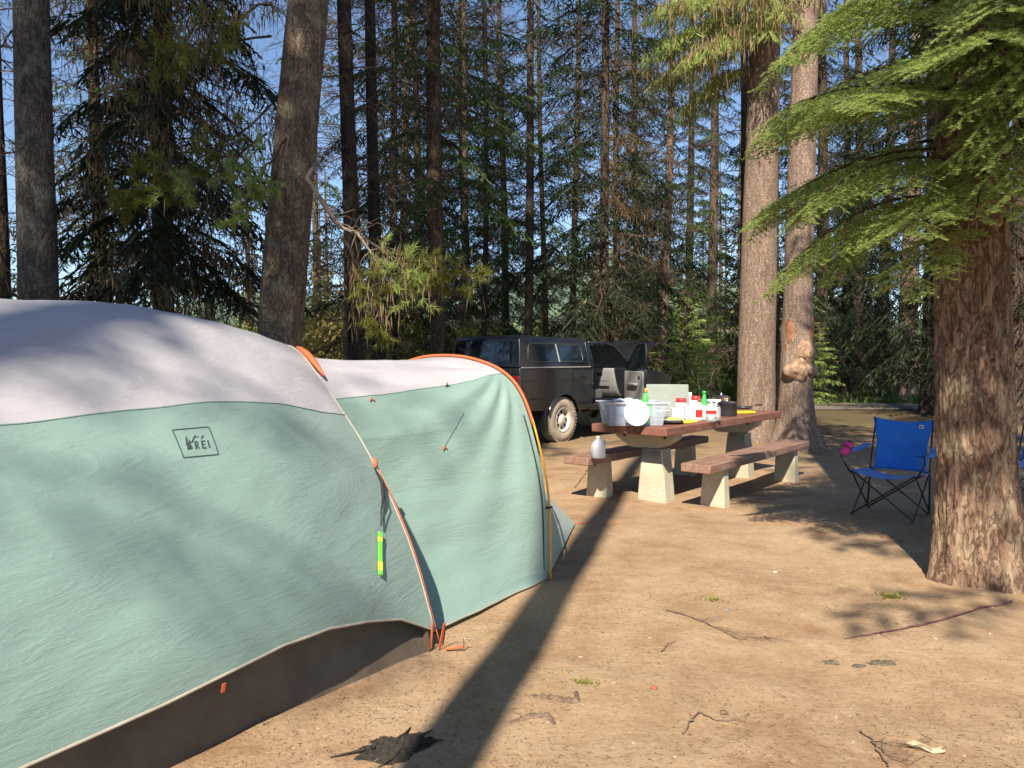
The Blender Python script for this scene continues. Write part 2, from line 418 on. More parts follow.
def trunk_mesh(name, r, H, mat, seed=0, lean=(0, 0), flare=1.5, fh=.6, n=18, dz=.5, bumps=(), rough=.03, sweep=0., lobes=5):
    """tapering trunk, root flare with lobes, slight sweep; bumps = (z, angle, size, spread)"""
    rg = random.Random(seed); ph = [rg.random() * 6.28 for _ in range(4)]
    zs = []; z = -.25
    while z < H:
        zs.append(z); z += dz * (.25 if z < fh * 1.6 else (.09 if any(abs(z - b[0]) < b[3] * 2.5 for b in bumps) else 1))
    zs.append(H); b = MB()
    for z in zs:
        f = max(0, z) / H
        rr = r * (1 - .78 * f ** 1.1) if H > 3 else r
        fl = (flare - 1) * math.exp(-max(0, z + .05) / (fh * .45))
        cx = lean[0] * z + sweep * math.sin(z * .35 + ph[0]) - sweep * math.sin(ph[0]); cy = lean[1] * z
        for k in range(n):
            a = 2 * math.pi * k / n
            lob = 1 + fl * (1 + .45 * math.sin(lobes * a + ph[1]) + .2 * math.sin((lobes - 2) * a + ph[2]))
            q = rr * lob * (1 + rough * noise.noise(Vector((math.cos(a) * 1.7, math.sin(a) * 1.7, z * 1.1 + seed))) * 2.2)
            for bz, ba, bs, bw in bumps:
                da = (a - ba + math.pi) % (2 * math.pi) - math.pi
                q += bs * math.exp(-((z - bz) / bw) ** 2 - (da / (bw / r * .8)) ** 2)
            b.v.append((cx + q * math.cos(a), cy + q * math.sin(a), z))
    for i in range(len(zs) - 1):
        for k in range(n): b.f.append((i * n + k, i * n + (k + 1) % n, (i + 1) * n + (k + 1) % n, (i + 1) * n + k))
    me = bpy.data.meshes.new(name); me.from_pydata(b.v, [], b.f); me.materials.append(mat); me.update()
    me.polygons.foreach_set('use_smooth', [True] * len(me.polygons))
    return me
def child(name, me, parent, rz=0, loc=(0, 0, 0), sc=1):
    o = bpy.data.objects.new(name, me); link(o, parent); o.rotation_euler = (0, 0, rz); o.location = loc; o.scale = (sc, sc, sc); return o

# shared crown meshes --------------------------------------------------
CR = {}
def crowns():
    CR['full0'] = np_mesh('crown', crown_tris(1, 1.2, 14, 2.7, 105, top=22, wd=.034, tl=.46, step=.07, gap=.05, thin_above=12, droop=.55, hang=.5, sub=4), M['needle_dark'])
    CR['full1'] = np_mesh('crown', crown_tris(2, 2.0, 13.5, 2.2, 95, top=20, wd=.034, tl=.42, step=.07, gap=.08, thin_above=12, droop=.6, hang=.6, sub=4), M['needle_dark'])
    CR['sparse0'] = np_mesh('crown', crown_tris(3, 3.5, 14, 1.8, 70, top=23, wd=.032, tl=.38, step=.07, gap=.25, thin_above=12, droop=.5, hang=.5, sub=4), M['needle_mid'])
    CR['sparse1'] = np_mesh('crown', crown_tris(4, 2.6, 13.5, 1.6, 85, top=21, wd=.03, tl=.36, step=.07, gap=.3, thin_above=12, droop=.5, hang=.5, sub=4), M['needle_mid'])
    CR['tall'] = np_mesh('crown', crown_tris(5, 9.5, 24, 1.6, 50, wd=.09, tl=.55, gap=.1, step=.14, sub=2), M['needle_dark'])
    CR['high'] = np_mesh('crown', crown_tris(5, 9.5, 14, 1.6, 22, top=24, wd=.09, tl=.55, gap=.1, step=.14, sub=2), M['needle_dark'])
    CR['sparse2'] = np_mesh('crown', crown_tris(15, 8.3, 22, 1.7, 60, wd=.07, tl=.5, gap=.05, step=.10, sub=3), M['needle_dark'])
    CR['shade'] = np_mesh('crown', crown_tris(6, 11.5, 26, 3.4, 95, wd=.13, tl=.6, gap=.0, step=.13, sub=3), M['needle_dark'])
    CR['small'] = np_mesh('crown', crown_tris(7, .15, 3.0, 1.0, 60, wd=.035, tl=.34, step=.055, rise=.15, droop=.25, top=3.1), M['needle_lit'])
    for i, (z0, z1, L, n) in enumerate([(1.0, 13, 1.6, 130), (1.2, 12, 1.2, 110), (1.6, 12, 2.0, 130)]):
        t, _ = dead_tris(20 + i, z0, z1, L, n, wd=.013, twn=20, axis_w=.028); CR['dead%d' % i] = np_mesh('dead_branch', t, M['twig'])
crowns()
TN = {}
def tmesh(key):
    if key not in TN:
        r, mat, fl = key; TN[key] = trunk_mesh('trunk', r, 23, M[mat], seed=int(r * 977), flare=fl, n=12, dz=.8, sweep=.04)
    return TN[key]
def tree(kind, px, Y, wpx, mat, label, crown=None, dead=None, rz=0, group=None, lean=(0, 0), flare=1.35, X=None, sc=1, cat='tree', loc=None, **kw):
    p = onY(px, Y) if X is None else Vector((X, Y, 0))
    r = wpx / 2 / FPX * Y
    o = empty(kind, p, 0, label, cat, group)
    o.location.z = 0
    me = trunk_mesh('trunk', r * 1.04, 23, M[mat], seed=int(px * 7 + Y), flare=flare, n=kw.pop('n', 14), dz=.7, lean=lean, sweep=.05, **kw)
    child('trunk', me, o)
    if crown:
        c_ = child('crown', CR[crown], o, rz, sc=sc)
    if dead: child('dead_branches', CR[dead], o, rz * 1.7 + 1)
    return o
# --- the near trees on the left, behind the tent
t = tree('pine_tree', 4, 11.5, 17, 'bark_brown', 'dark trunk cut by the left edge of the photo, leftmost tree behind the tent', 'high', 'dead1', 1.1)
t = tree('pine_tree', 44, 9.2, 36, 'bark_grey', 'straight thick shaded grey trunk behind the tent roof, second trunk from the left', 'high', None, 2.2, n=24)
t3 = tree('fir_tree', 165, 11, 21, 'bark_grey', 'dark fir hung with dead brown lichen-covered limbs between two thick grey trunks behind the tent', None, None, 0)
def left_fir():
    rg = rng_(5)
    c_ = crown_tris(31, 2.6, 12, 2.2, 120, wd=.04, tl=.5, step=.06, droop=.62, hang=.6, gap=.03, sub=3)
    child('crown', np_mesh('crown', c_, M['needle_dark']), t3)
    d, l = dead_tris(32, .8, 8.5, 2.2, 260, wd=.011, droop=.42, lich=30, twn=26, axis_w=.024)
    child('dead_branches', np_mesh('dead_branches', d, M['twig']), t3); child('hanging_lichen', np_mesh('hanging_lichen', l, M['lichen']), t3)
left_fir()
t4 = tree('pine_tree', 268, 9.0, 45, 'bark_mid', 'big leaning furrowed trunk right behind the tent, with pine tufts and a bare crooked limb', 'high', None, 4, lean=(.085, 0), flare=1.25, n=32)
def leaning_pine():
    rg = rng_(8)
    # one curved bare limb reaching right, seen against the sky
    x0 = .085
    path = [(.30 + x0 * 3.6, -.1, 3.75), (.55, -.25, 3.55), (.78, -.3, 3.2), (.95, -.35, 2.98), (1.15, -.4, 2.9), (1.35, -.45, 2.62), (1.75, -.5, 2.5)]
    path = [Vector(p) for p in path]
    b = MB(); b.tube(path, [.03, .027, .03, .024, .02, .014, .006], 7)
    for i in range(26):
        k = rg.integers(2, 6); p = path[k].lerp(path[k + 1], rg.random()) if k < 6 else path[6]
        d = Vector((rg.normal() * .6 + .3, rg.normal() * .5, rg.normal() * .5 - .25)).normalized() * rg.uniform(.15, .55)
        q = p + d * .5 + Vector((0, 0, rg.normal() * .04)); b.tube([p, q, p + d + Vector((0, 0, -.05))], [.007, .005, .002], 4)
    b.build('bare_limb', M['dead_wood'], t4, smooth=True)
    # limbs that carry the pine tufts: left at 2.7-4.2 m and the low yellow-green one to the right
    tw = []; tf = []; tf2 = []; li = []
    def limb(p0, p1, sag, nt, spread, bucket, tuftn=1.0, lich=0):
        nt = int(nt * (.8 if bucket is tf2 else 1.1))
        p0 = np.array(p0); p1 = np.array(p1); t = np.linspace(0, 1, 9)[:, None]
        ax = p0 + (p1 - p0) * t; ax[:, 2] -= sag * np.sin(t[:, 0] * math.pi); ax += rg.normal(size=ax.shape) * .02
        bb = MB(); tw.append((ax, .016))
        m = nt; ti = rg.uniform(.25, 1, m); P = np.stack([np.interp(ti, t[:, 0], ax[:, k]) for k in range(3)], -1)
        D = unit(rg.normal(size=(m, 3)) + unit((p1 - p0)[None]) * .8 + np.array([0, 0, -.25])); Q = P + D * (spread * rg.uniform(.3, 1, m))[:, None]
        Q[:, 2] -= .05
        tri.append(blade1(P, Q, .012, rg))
        for f in (.45, .75):
            P2 = P + (Q - P) * f; D2 = unit(D + rg.normal(size=D.shape) * .6); Q2 = P2 + D2 * .14; tri.append(blade1(P2, Q2, .008, rg)); bucket.append(fan_tuft(Q2, D2, rg, int(40 * tuftn)))
        bucket.append(fan_tuft(Q, D, rg, int(48 * tuftn)))
        if lich:
            P3 = np.repeat(P, lich, 0) + rg.normal(size=(m * lich, 3)) * .12; Q3 = P3 + np.stack([rg.normal(size=len(P3)) * .03, rg.normal(size=len(P3)) * .03, -rg.uniform(.06, .26, len(P3))], -1)
            li.append(blades(P3, Q3, .012, rg))
    tri = []
    limb((.1, -.2, 4.4), (-1.35, -.7, 3.2), .1, 34, .4, tf)
    limb((.1, -.2, 4.1), (-.75, -.9, 3.3), .1, 16, .35, tf2, 1, 2)
    limb((.2, -.2, 3.6), (-.25, -.8, 3.0), .05, 8, .3, tf2, 1, 2)
    limb((.3, -.25, 4.0), (.1, -.9, 3.3), .05, 16, .35, tf2)
    limb((.1, -.1, 5.2), (-1.4, -.4, 4.6), -.15, 26, .45, tf, .6, 6)
    limb((.1, -.1, 5.6), (-.6, -.7, 5.0), .0, 20, .4, tf, .6, 6)
    limb((1.2, -.4, 2.85), (2.0, -.6, 2.2), -.05, 20, .4, tf2, .7, 9)
    limb((1.0, -.4, 2.85), (1.45, -.7, 1.95), .0, 18, .35, tf, .7, 12)
    limb((1.4, -.45, 2.6), (2.45, -.5, 2.45), .0, 22, .35, tf, 1, 4)
    for ax, r_ in tw: MB().tube([Vector(p) for p in ax], [r_ * (1 - .7 * i / 8) for i in range(9)], 5).build('limb', M['bark_brown'], t4, smooth=True)
    child('twigs', np_mesh('twigs', np.concatenate(tri), M['twig']), t4)
    child('pine_tufts', np_mesh('pine_tufts', np.concatenate(tf), M['needle_olive']), t4)
    child('green_pine_tufts', np_mesh('green_pine_tufts', np.concatenate(tf2), M['needle_lit']), t4)
    child('hanging_lichen', np_mesh('hanging_lichen', np.concatenate(li), M['lichen']), t4)
leaning_pine()
# --- middle distance, one by one
rows = [
 ('larch_tree', 346, 17, 8, 'bark_pale', 'thin pale sunlit trunk just left of the two dark trunks', None, 'dead1', 1.0),
 ('pine_tree', 359, 12.3, 17, 'bark_shaded', 'black shaded trunk, the thicker of the close pair behind the tent saddle', 'high', 'dead1', 2.0),
 ('pine_tree', 382, 13.2, 13, 'bark_shaded', 'black shaded trunk, the thinner of the close pair behind the tent saddle', 'high', None, 3.0),
 ('pine_tree', 441, 13.6, 17, 'bark_brown', 'dark straight trunk standing behind the orange tent arch', 'sparse0', 'dead1', .4),
 ('larch_tree', 483, 20, 6, 'bark_thin', 'very thin grey trunk rising behind the rear of the black truck', 'sparse1', 'dead1', 1.4),
 ('larch_tree', 526, 19, 9, 'bark_thin', 'thin trunk thick with dead twigs above the tailgate corner of the truck', 'sparse0', 'dead0', .3),
 ('larch_tree', 547, 25, 6, 'bark_thin', 'hair-thin distant trunk above the truck canopy windows', 'sparse1', 'dead1', 5),
 ('larch_tree', 573, 26, 7, 'bark_thin', 'distant thin trunk half hidden by the dark spruce above the truck', 'sparse1', 'dead0', 2.6),
 ('spruce_tree', 605, 18.5, 10, 'bark_brown', 'dark spruce with broad drooping tiers and a thin straight trunk above the truck cab', 'full0', 'dead2', 3.3),
 ('larch_tree', 618, 27, 8, 'bark_thin', 'dark thin trunk directly behind the spruce above the truck cab', 'sparse0', 'dead1', 4.4),
 ('larch_tree', 661, 21, 9, 'bark_pale', 'reddish sunlit trunk with tan dead limbs behind the young green spruce', 'sparse1', 'dead2', .9),
 ('larch_tree', 712, 27, 11, 'bark_thin', 'slim sunlit trunk standing clear between the young spruce and the thick pale trunk', 'sparse0', 'dead1', 3.9),
 ('pine_tree', 742, 17.5, 9, 'bark_shaded', 'narrow black trunk hugging the left side of the thick pale trunk', 'high', 'dead1', 3),
 ('pine_tree', 776, 24, 9, 'bark_thin', 'thin trunk glimpsed in the gap between the two thick pale trunks', 'full1', 'dead1', 3),
 ('pine_tree', 846, 33, 9, 'bark_brown', 'thin dark trunk at the far edge of the road, left of a similar leaning one', 'full1', None, 1),
 ('pine_tree', 859, 31.5, 11, 'bark_brown', 'slightly leaning trunk with a sunlit patch at the far edge of the road', 'full0', None, 2),
 ('fir_tree', 907, 27.5, 18, 'bark_pale', 'thick sunlit ringed trunk with flared dark base across the road', 'high', None, 2),
 ('pine_tree', 929, 20, 15, 'bark_shaded', 'black shaded trunk close beside the big red-barked tree', 'full0', 'dead0', 4),
 ('pine_tree', 1014, 17, 16, 'bark_brown', 'dark trunk at the right edge of the photo beyond the red-barked tree', 'full1', 'dead0', 2.4),
 ('fir_tree', 108, 14.5, 13, 'bark_brown', 'dark trunk lost in the black fir boughs between the two grey trunks', 'sparse1', 'dead2', 2),
 ('larch_tree', 318, 22, 7, 'bark_pale', 'thin reddish trunk just right of the big leaning trunk', 'sparse1', 'dead0', 2),
 ('larch_tree', 402, 22, 8, 'bark_pale', 'thin pale trunk between the close dark pair and the straight dark trunk', 'full1', 'dead1', 4),
 ('fir_tree', 420, 27, 9, 'bark_brown', 'distant fir just left of the straight dark trunk', 'full0', None, 1),
 ('larch_tree', 461, 24, 7, 'bark_thin', 'thin trunk just right of the straight dark trunk behind the orange arch', 'sparse0', 'dead0', 0),
 ('larch_tree', 505, 29, 8, 'bark_thin', 'faint distant trunk above the truck rear window', 'full1', 'dead0', 3),
 ('fir_tree', 470, 25.5, 9, 'bark_shaded', 'black dense fir between the straight dark trunk and the truck rear window', 'full0', 'dead0', 1.8),
 ('fir_tree', 395, 18, 8, 'bark_shaded', 'shaggy dark fir right of the close pair of black trunks', 'full1', 'dead2', 1.1),
 ('fir_tree', 640, 31, 9, 'bark_brown', 'distant dark fir seen over the open truck door', 'full1', 'dead0', 1.2),
 ('fir_tree', 690, 33, 9, 'bark_brown', 'far fir standing behind the young bright spruce', 'full0', None, 0),
 ('fir_tree', 820, 25, 12, 'bark_brown', 'dark dense fir just right of the trunk with the burl', 'full0', 'dead0', .7),
 ('fir_tree', 880, 35, 12, 'bark_brown', 'far dark fir behind the sunlit ringed trunk', 'full0', None, 1.9),
 ('fir_tree', 960, 26, 13, 'bark_brown', 'dense dark fir mostly behind the red-barked tree', 'full0', None, 2.9),
]
for k, px, Y, wp, mt, lb, c_, d_, rz in rows:
    tree(k, px, Y, wp, mt, lb, c_, d_, rz, lean=((-.02 if px == 859 else random.Random(px).uniform(-.018, .018)), 0), flare=1.5 if px == 907 else 1.3)
# --- the two thick pale trunks behind the table
ta = tree('pine_tree', 756, 13.7, 36, 'bark_pale', 'thick pale sunlit trunk behind the far end of the table', 'high', None, 5, flare=1.3, n=32, rough=.02)
tb = tree('pine_tree', 797, 12.7, 29, 'bark_pale', 'pale trunk with a swollen burl behind the far end of the bench', 'high', None, 1, flare=1.75, fh=.9, n=40,
          bumps=[(1.35, math.pi * 1.25, .06, .25), (1.9, math.pi * 1.1, .03, .3), (1.6, math.pi * 1.8, .04, .3)])
def burl():
    a_ = N('burl_wood'); c = a_.coord(); f = a_.noise(c, 7, 6, .65, 1.5)
    a_.pbr(a_.ramp(f, [(.3, (.13, .075, .05)), (.52, (.33, .21, .135)), (.72, (.46, .33, .23))]), .85, a_.bump(f, .9, .03), .2); bm_ = a_.m
    def lump(cx, cy, cz, rx, ry, rz_, seed):
        b = MB()
        def fn(u, v):
            th = u * 6.2832; ph = v * math.pi; d = Vector((math.sin(ph) * math.cos(th), math.sin(ph) * math.sin(th), math.cos(ph)))
            k = 1 + .30 * noise.noise(d * 1.6 + Vector((seed, 0, 0))) + .10 * noise.noise(d * 4 + Vector((seed, 5, 0)))
            wz = 1 - .35 * max(0, d.z)
            return (cx + d.x * rx * k * wz, cy + d.y * ry * k * wz, cz + d.z * rz_ * k)
        b.grid(fn, 36, 24); return b.build('burl', bm_, tb, smooth=True)
    lump(-.08, -.22, 1.32, .21, .16, .21, 2); lump(.04, -.22, 1.62, .16, .12, .2, 7); lump(.14, -.22, 1.30, .12, .10, .10, 4)
    sm_ = plain('sap_scar', (.26, .11, .05), .6, .35, 14)
    for (az, z, w_, h_) in ((math.pi * 1.22, 1.95, .16, .22), (math.pi * 1.72, 1.98, .13, .2), (math.pi * 1.16, 1.62, .13, .13)):
        def fn(u, v, az=az, z=z, w_=w_, h_=h_):
            ww = w_ * math.sin(math.pi * v) ** .6 * (1 + .5 * noise.noise(Vector((v * 5, az, 0)))); th = az + (u - .5) * ww * 4
            return ((.262 + .02 * math.sin(math.pi * u)) * math.cos(th), (.262 + .02 * math.sin(math.pi * u)) * math.sin(th), z + (v - .5) * h_ * 2)
        MB().grid(fn, 10, 16).build('sap_scar', sm_, tb, smooth=True)
burl()
def drooping_bough():
    """sunlit boughs of the thick pale tree, arching left and hung with lichen"""
    rg = rng_(77); tr = []; li = []; tw = MB()
    for (az, z, L, rise, dr) in ((2.75, 7.3, 2.0, .16, .9), (3.2, 7.6, 2.2, .12, .95), (3.6, 7.1, 1.7, .2, 1.0), (2.9, 6.7, 1.5, .1, 1.1), (3.9, 7.4, 1.6, .1, 1.1), (4.5, 7.6, 1.4, .1, .9), (5.2, 7.9, 1.4, .1, .9), (3.4, 8.0, 2.3, .1, .75), (4.2, 7.9, 1.7, .1, .8)):
        for q in range(2):
            L2 = L * rg.uniform(.85, 1.1); a2 = az + rg.normal() * .15
            s_ = spray(L2, rise, dr * .55, rg, .035, .5, .022, 4, .7, .15)
            tr.append(rotz(s_, a2) + np.array([0, 0, z]))
            m2 = 170; ti = rg.uniform(.2, 1, m2); P = branch_axis(L2, rise, dr * .55, ti) + rg.normal(size=(m2, 3)) * np.array([.12, .2, .06])
            Q = P + np.stack([rg.normal(size=m2) * .04, rg.normal(size=m2) * .04, -rg.uniform(.1, .5, m2)], -1)
            li.append(rotz(blades(P, Q, rg.uniform(.012, .035, m2), rg), a2) + np.array([0, 0, z]))
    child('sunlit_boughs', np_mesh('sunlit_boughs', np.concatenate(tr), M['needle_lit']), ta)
    child('hanging_lichen', np_mesh('hanging_lichen', np.concatenate(li), M['lichen']), ta)
drooping_bough()
# --- dead tan limbs in the middle of the picture
def tan_limbs(o, seed, z0, z1, L, n, one):
    d, l = dead_tris(seed, z0, z1, L, n, wd=.014, droop=.45, lich=40, twn=24, axis_w=.03, oneside=one)
    child('tan_dead_limbs', np_mesh('tan_dead_limbs', d, M['lichen']), o); child('hanging_lichen', np_mesh('hanging_lichen', l, M['lichen']), o)
for o in list(COL.objects):
    if o.get('label', '').startswith('reddish sunlit trunk'): tan_limbs(o, 61, 1.5, 8.5, 1.4, 46, None)
    if o.get('label', '').startswith('dark spruce with broad'): tan_limbs(o, 62, 2.0, 9, 1.5, 26, (.0, 2.4))
# --- young spruce
ys = empty('young_spruce', onY(685, 20), 0, 'small bright green young spruce between the truck and the slim sunlit trunk', 'tree')
child('trunk', trunk_mesh('trunk', .04, 3.0, M['bark_thin'], 3, n=8, dz=.3), ys); child('crown', CR['small'], ys)
ys2 = empty('young_spruce', onY(805, 24), 0, 'low dark green young spruce beyond the trunk with the burl', 'tree')
child('trunk', trunk_mesh('trunk', .05, 3.0, M['bark_thin'], 4, n=8, dz=.3), ys2); child('crown', CR['small'], ys2, 2, sc=1.1)
# --- far wood, one mass
def woodland():
    rg = rng_(99); tr = []; tk = []
    base = [crown_tris(200 + i, 1.2, 15, 2.6, 60, wd=.16, tl=.6, step=.22, sub=1, gap=.1, droop=.45, hang=.4) for i in range(4)]
    b = MB()
    for i in range(75):
        Y = rg.uniform(42, 95); x = rg.uniform(-.8, .8) * Y
        if -.46 < x / Y < -.36 : continue
        if Y < 62 and abs(x/Y) < .16 and rg.random() < .6: continue
        s_ = rg.uniform(.7, 1.15); t_ = rotz(base[i % 4] * s_, rg.random() * 6.28) + np.array([x, Y, 0]); tr.append(t_)
        r_ = rg.uniform(.12, .22); b.tube([(x, Y, -.2), (x + .1, Y, 8), (x, Y, 17)], [r_, r_ * .8, .03], 6)
    o = bpy.data.objects.new('far_woodland', np_mesh('far_woodland', np.concatenate(tr), M['needle_dark'])); link(o); tag(o, 'dark conifer wood closing the view beyond the road', 'woodland', kind='stuff')
    o = b.build('far_trunks', M['bark_thin'], None, smooth=True); tag(o, 'thin trunks of the wood beyond the road', 'woodland', kind='stuff')
woodland()
# --- leafy undergrowth: countable shrubs near, mass behind
def leaves(P, rg, size, mat=None):
    n = len(P); a = unit(rg.normal(size=(n, 3))); b_ = unit(np.cross(a, rg.normal(size=(n, 3)))); s_ = (size * rg.uniform(.6, 1.3, n))[:, None]
    c0 = P - a * s_; c1 = P + b_ * s_ * .5; c2 = P + a * s_; c3 = P - b_ * s_ * .5
    return np.concatenate([np.stack([c0, c1, c2], 1), np.stack([c0, c2, c3], 1)])
def shrub_parts(seed, h, wd_, n, size, stems=7):
    rg = rng_(seed); P = []; b = MB()
    for i in range(stems):
        a = rg.random() * 6.28; tip = np.array([math.cos(a) * wd_ * rg.uniform(.2, .8), math.sin(a) * wd_ * rg.uniform(.2, .8), h * rg.uniform(.6, 1)])
        mid = tip * np.array([.35, .35, .55]); b.tube([(0, 0, -.05), mid, tip], [.018, .012, .004], 5)
        for j in range(9):
            f = rg.uniform(.25, 1.05); q = (mid * f / .55 if f < .55 else mid + (tip - mid) * (f - .55) / .45)
            q = q + rg.normal(size=3) * wd_ * .16; m_ = n // (stems * 9)
            P.append(q + rg.normal(size=(m_, 3)) * np.array([.22, .22, .1]) * wd_ * .8)
    P = np.concatenate(P); P = P[P[:, 2] > .05]
    return b, leaves(P, rg, size)
def shrubs():
    rg = random.Random(12)
    pro = []
    for i, (h, w_, n, s_, mt) in enumerate([(2.6, 1.3, 2600, .06, 'leaf_lime'), (3.6, 1.6, 3200, .07, 'leaf_green'), (1.6, 1.0, 1800, .05, 'leaf_lime'), (3.0, 1.3, 2600, .055, 'leaf_gold')]):
        b, l = shrub_parts(300 + i, h, w_, n, s_)
        pro.append((b, np_mesh('foliage', l, M[mt])))
    words = ['lime leafy', 'tall green leafy', 'low lime', 'golden brown']
    stem = [p[0].build('stems', M['twig'], None) for p in pro]
    spots = [(20, 24, 0), (52, 30, 1), (90, 26, 0), (140, 33, 0), (210, 30, 3), (232, 38, 0), (252, 27, 0), (268, 32, 2), (310, 24, 0), (330, 20, 3), (372, 25, 1), (395, 19, 3), (405, 27, 0), (428, 18.5, 0), (455, 23, 0), (470, 28, 3),
             (497, 24, 0), (520, 30, 0), (552, 25, 3), (580, 29, 0), (625, 25, 1), (648, 28, 0), (672, 24, 1), (700, 29, 0), (724, 33, 0), (738, 27, 1), (778, 30, 0), (812, 34, 1), (835, 38, 0), (852, 42, 0), (872, 36, 0), (880, 41, 3), (892, 34, 3), (918, 36, 0), (945, 33, 0), (985, 30, 1), (1012, 34, 0), (1022, 27, 1)]
    where = ['behind the leftmost dark trunk', 'beside the thick grey trunk second from the left', 'under the left side of the black fir', 'deep under the black fir', 'behind the right grey trunk of the black fir', 'in the bright gap left of the big leaning trunk', 'against the big leaning trunk base on its left', 'in front of the brush left of the big leaning trunk', 'just right of the big leaning trunk', 'behind the tent saddle near the thin pale trunk', 'seen between the close pair of black trunks', 'right of the close pair of black trunks', 'behind the left end of the orange arch', 'left beside the straight dark trunk at the arch', 'right beside the straight dark trunk at the arch', 'above the left corner of the truck roof',
             'above the truck rear window', 'above the tailgate corner of the truck', 'above the truck canopy windows', 'above the front of the truck canopy', 'over the truck cab roof', 'behind the open truck door window', 'left behind the young bright spruce', 'right behind the young bright spruce', 'behind the slim trunk left of the thick pale trunk', 'touching the left side of the thick pale trunk', 'in the gap between the two thick pale trunks', 'right of the trunk with the burl', 'left of the two thin trunks across the road', 'between the two thin trunks across the road', 'right of the leaning thin trunk across the road', 'beyond the grass across the road', 'at the left foot of the sunlit ringed trunk', 'right of the sunlit ringed trunk', 'left beside the red-barked tree', 'behind the red-barked tree', 'right beyond the red-barked tree', 'at the right edge of the photo']
    for i, (px, Y, k) in enumerate(spots):
        o = empty('leafy_shrub', onY(px, Y), rg.random() * 6.28, words[k] + ' shrub ' + where[i], 'shrub', 'leafy shrubs in the undergrowth')
        s_ = rg.uniform(.8, 1.25); o.scale = (s_, s_, s_ * rg.uniform(.85, 1.15))
        child('stems', stem[k].data, o); child('foliage', pro[k][1], o)
    for s_ in stem: bpy.data.objects.remove(s_)
    # mass of brush further off
    g = rng_(44); n = 90; P = []
    for i in range(n):
        Y = g.uniform(40, 75); x = g.uniform(-.78, .78) * Y; h = g.uniform(1.5, 4.5)
        c_ = g.normal(size=(420, 3)) * np.array([1.5, 1.2, h * .28]) + np.array([x, Y, h * .55]); P.append(c_[c_[:, 2] > .05])
    o = bpy.data.objects.new('brush', np_mesh('brush', leaves(np.concatenate(P), g, .13), M['leaf_lime'])); link(o); tag(o, 'mass of sunlit leafy brush beyond the road', 'brush', kind='stuff')
    # grass and low plants along the road
    P = []; m = 34000
    y = g.uniform(24.3, 40, m); x = (g.uniform(-.75, .75, m)) * y
    keep = np.array([noise.noise(Vector((a * .35, b_ * .35, 2))) for a, b_ in zip(x, y)]) > -.05
    x, y = x[keep], y[keep]; P0 = np.stack([x, y, 0 * x], -1); h = g.uniform(.08, .4, len(x))
    P1 = P0 + np.stack([g.normal(size=len(x)) * .08, g.normal(size=len(x)) * .08, h], -1)
    o = bpy.data.objects.new('grass', np_mesh('grass', blade1(P0, P1, .07, g), M['leaf_green'])); link(o); tag(o, 'green grass and low plants on the forest floor by the road', 'grass', kind='stuff')
shrubs()
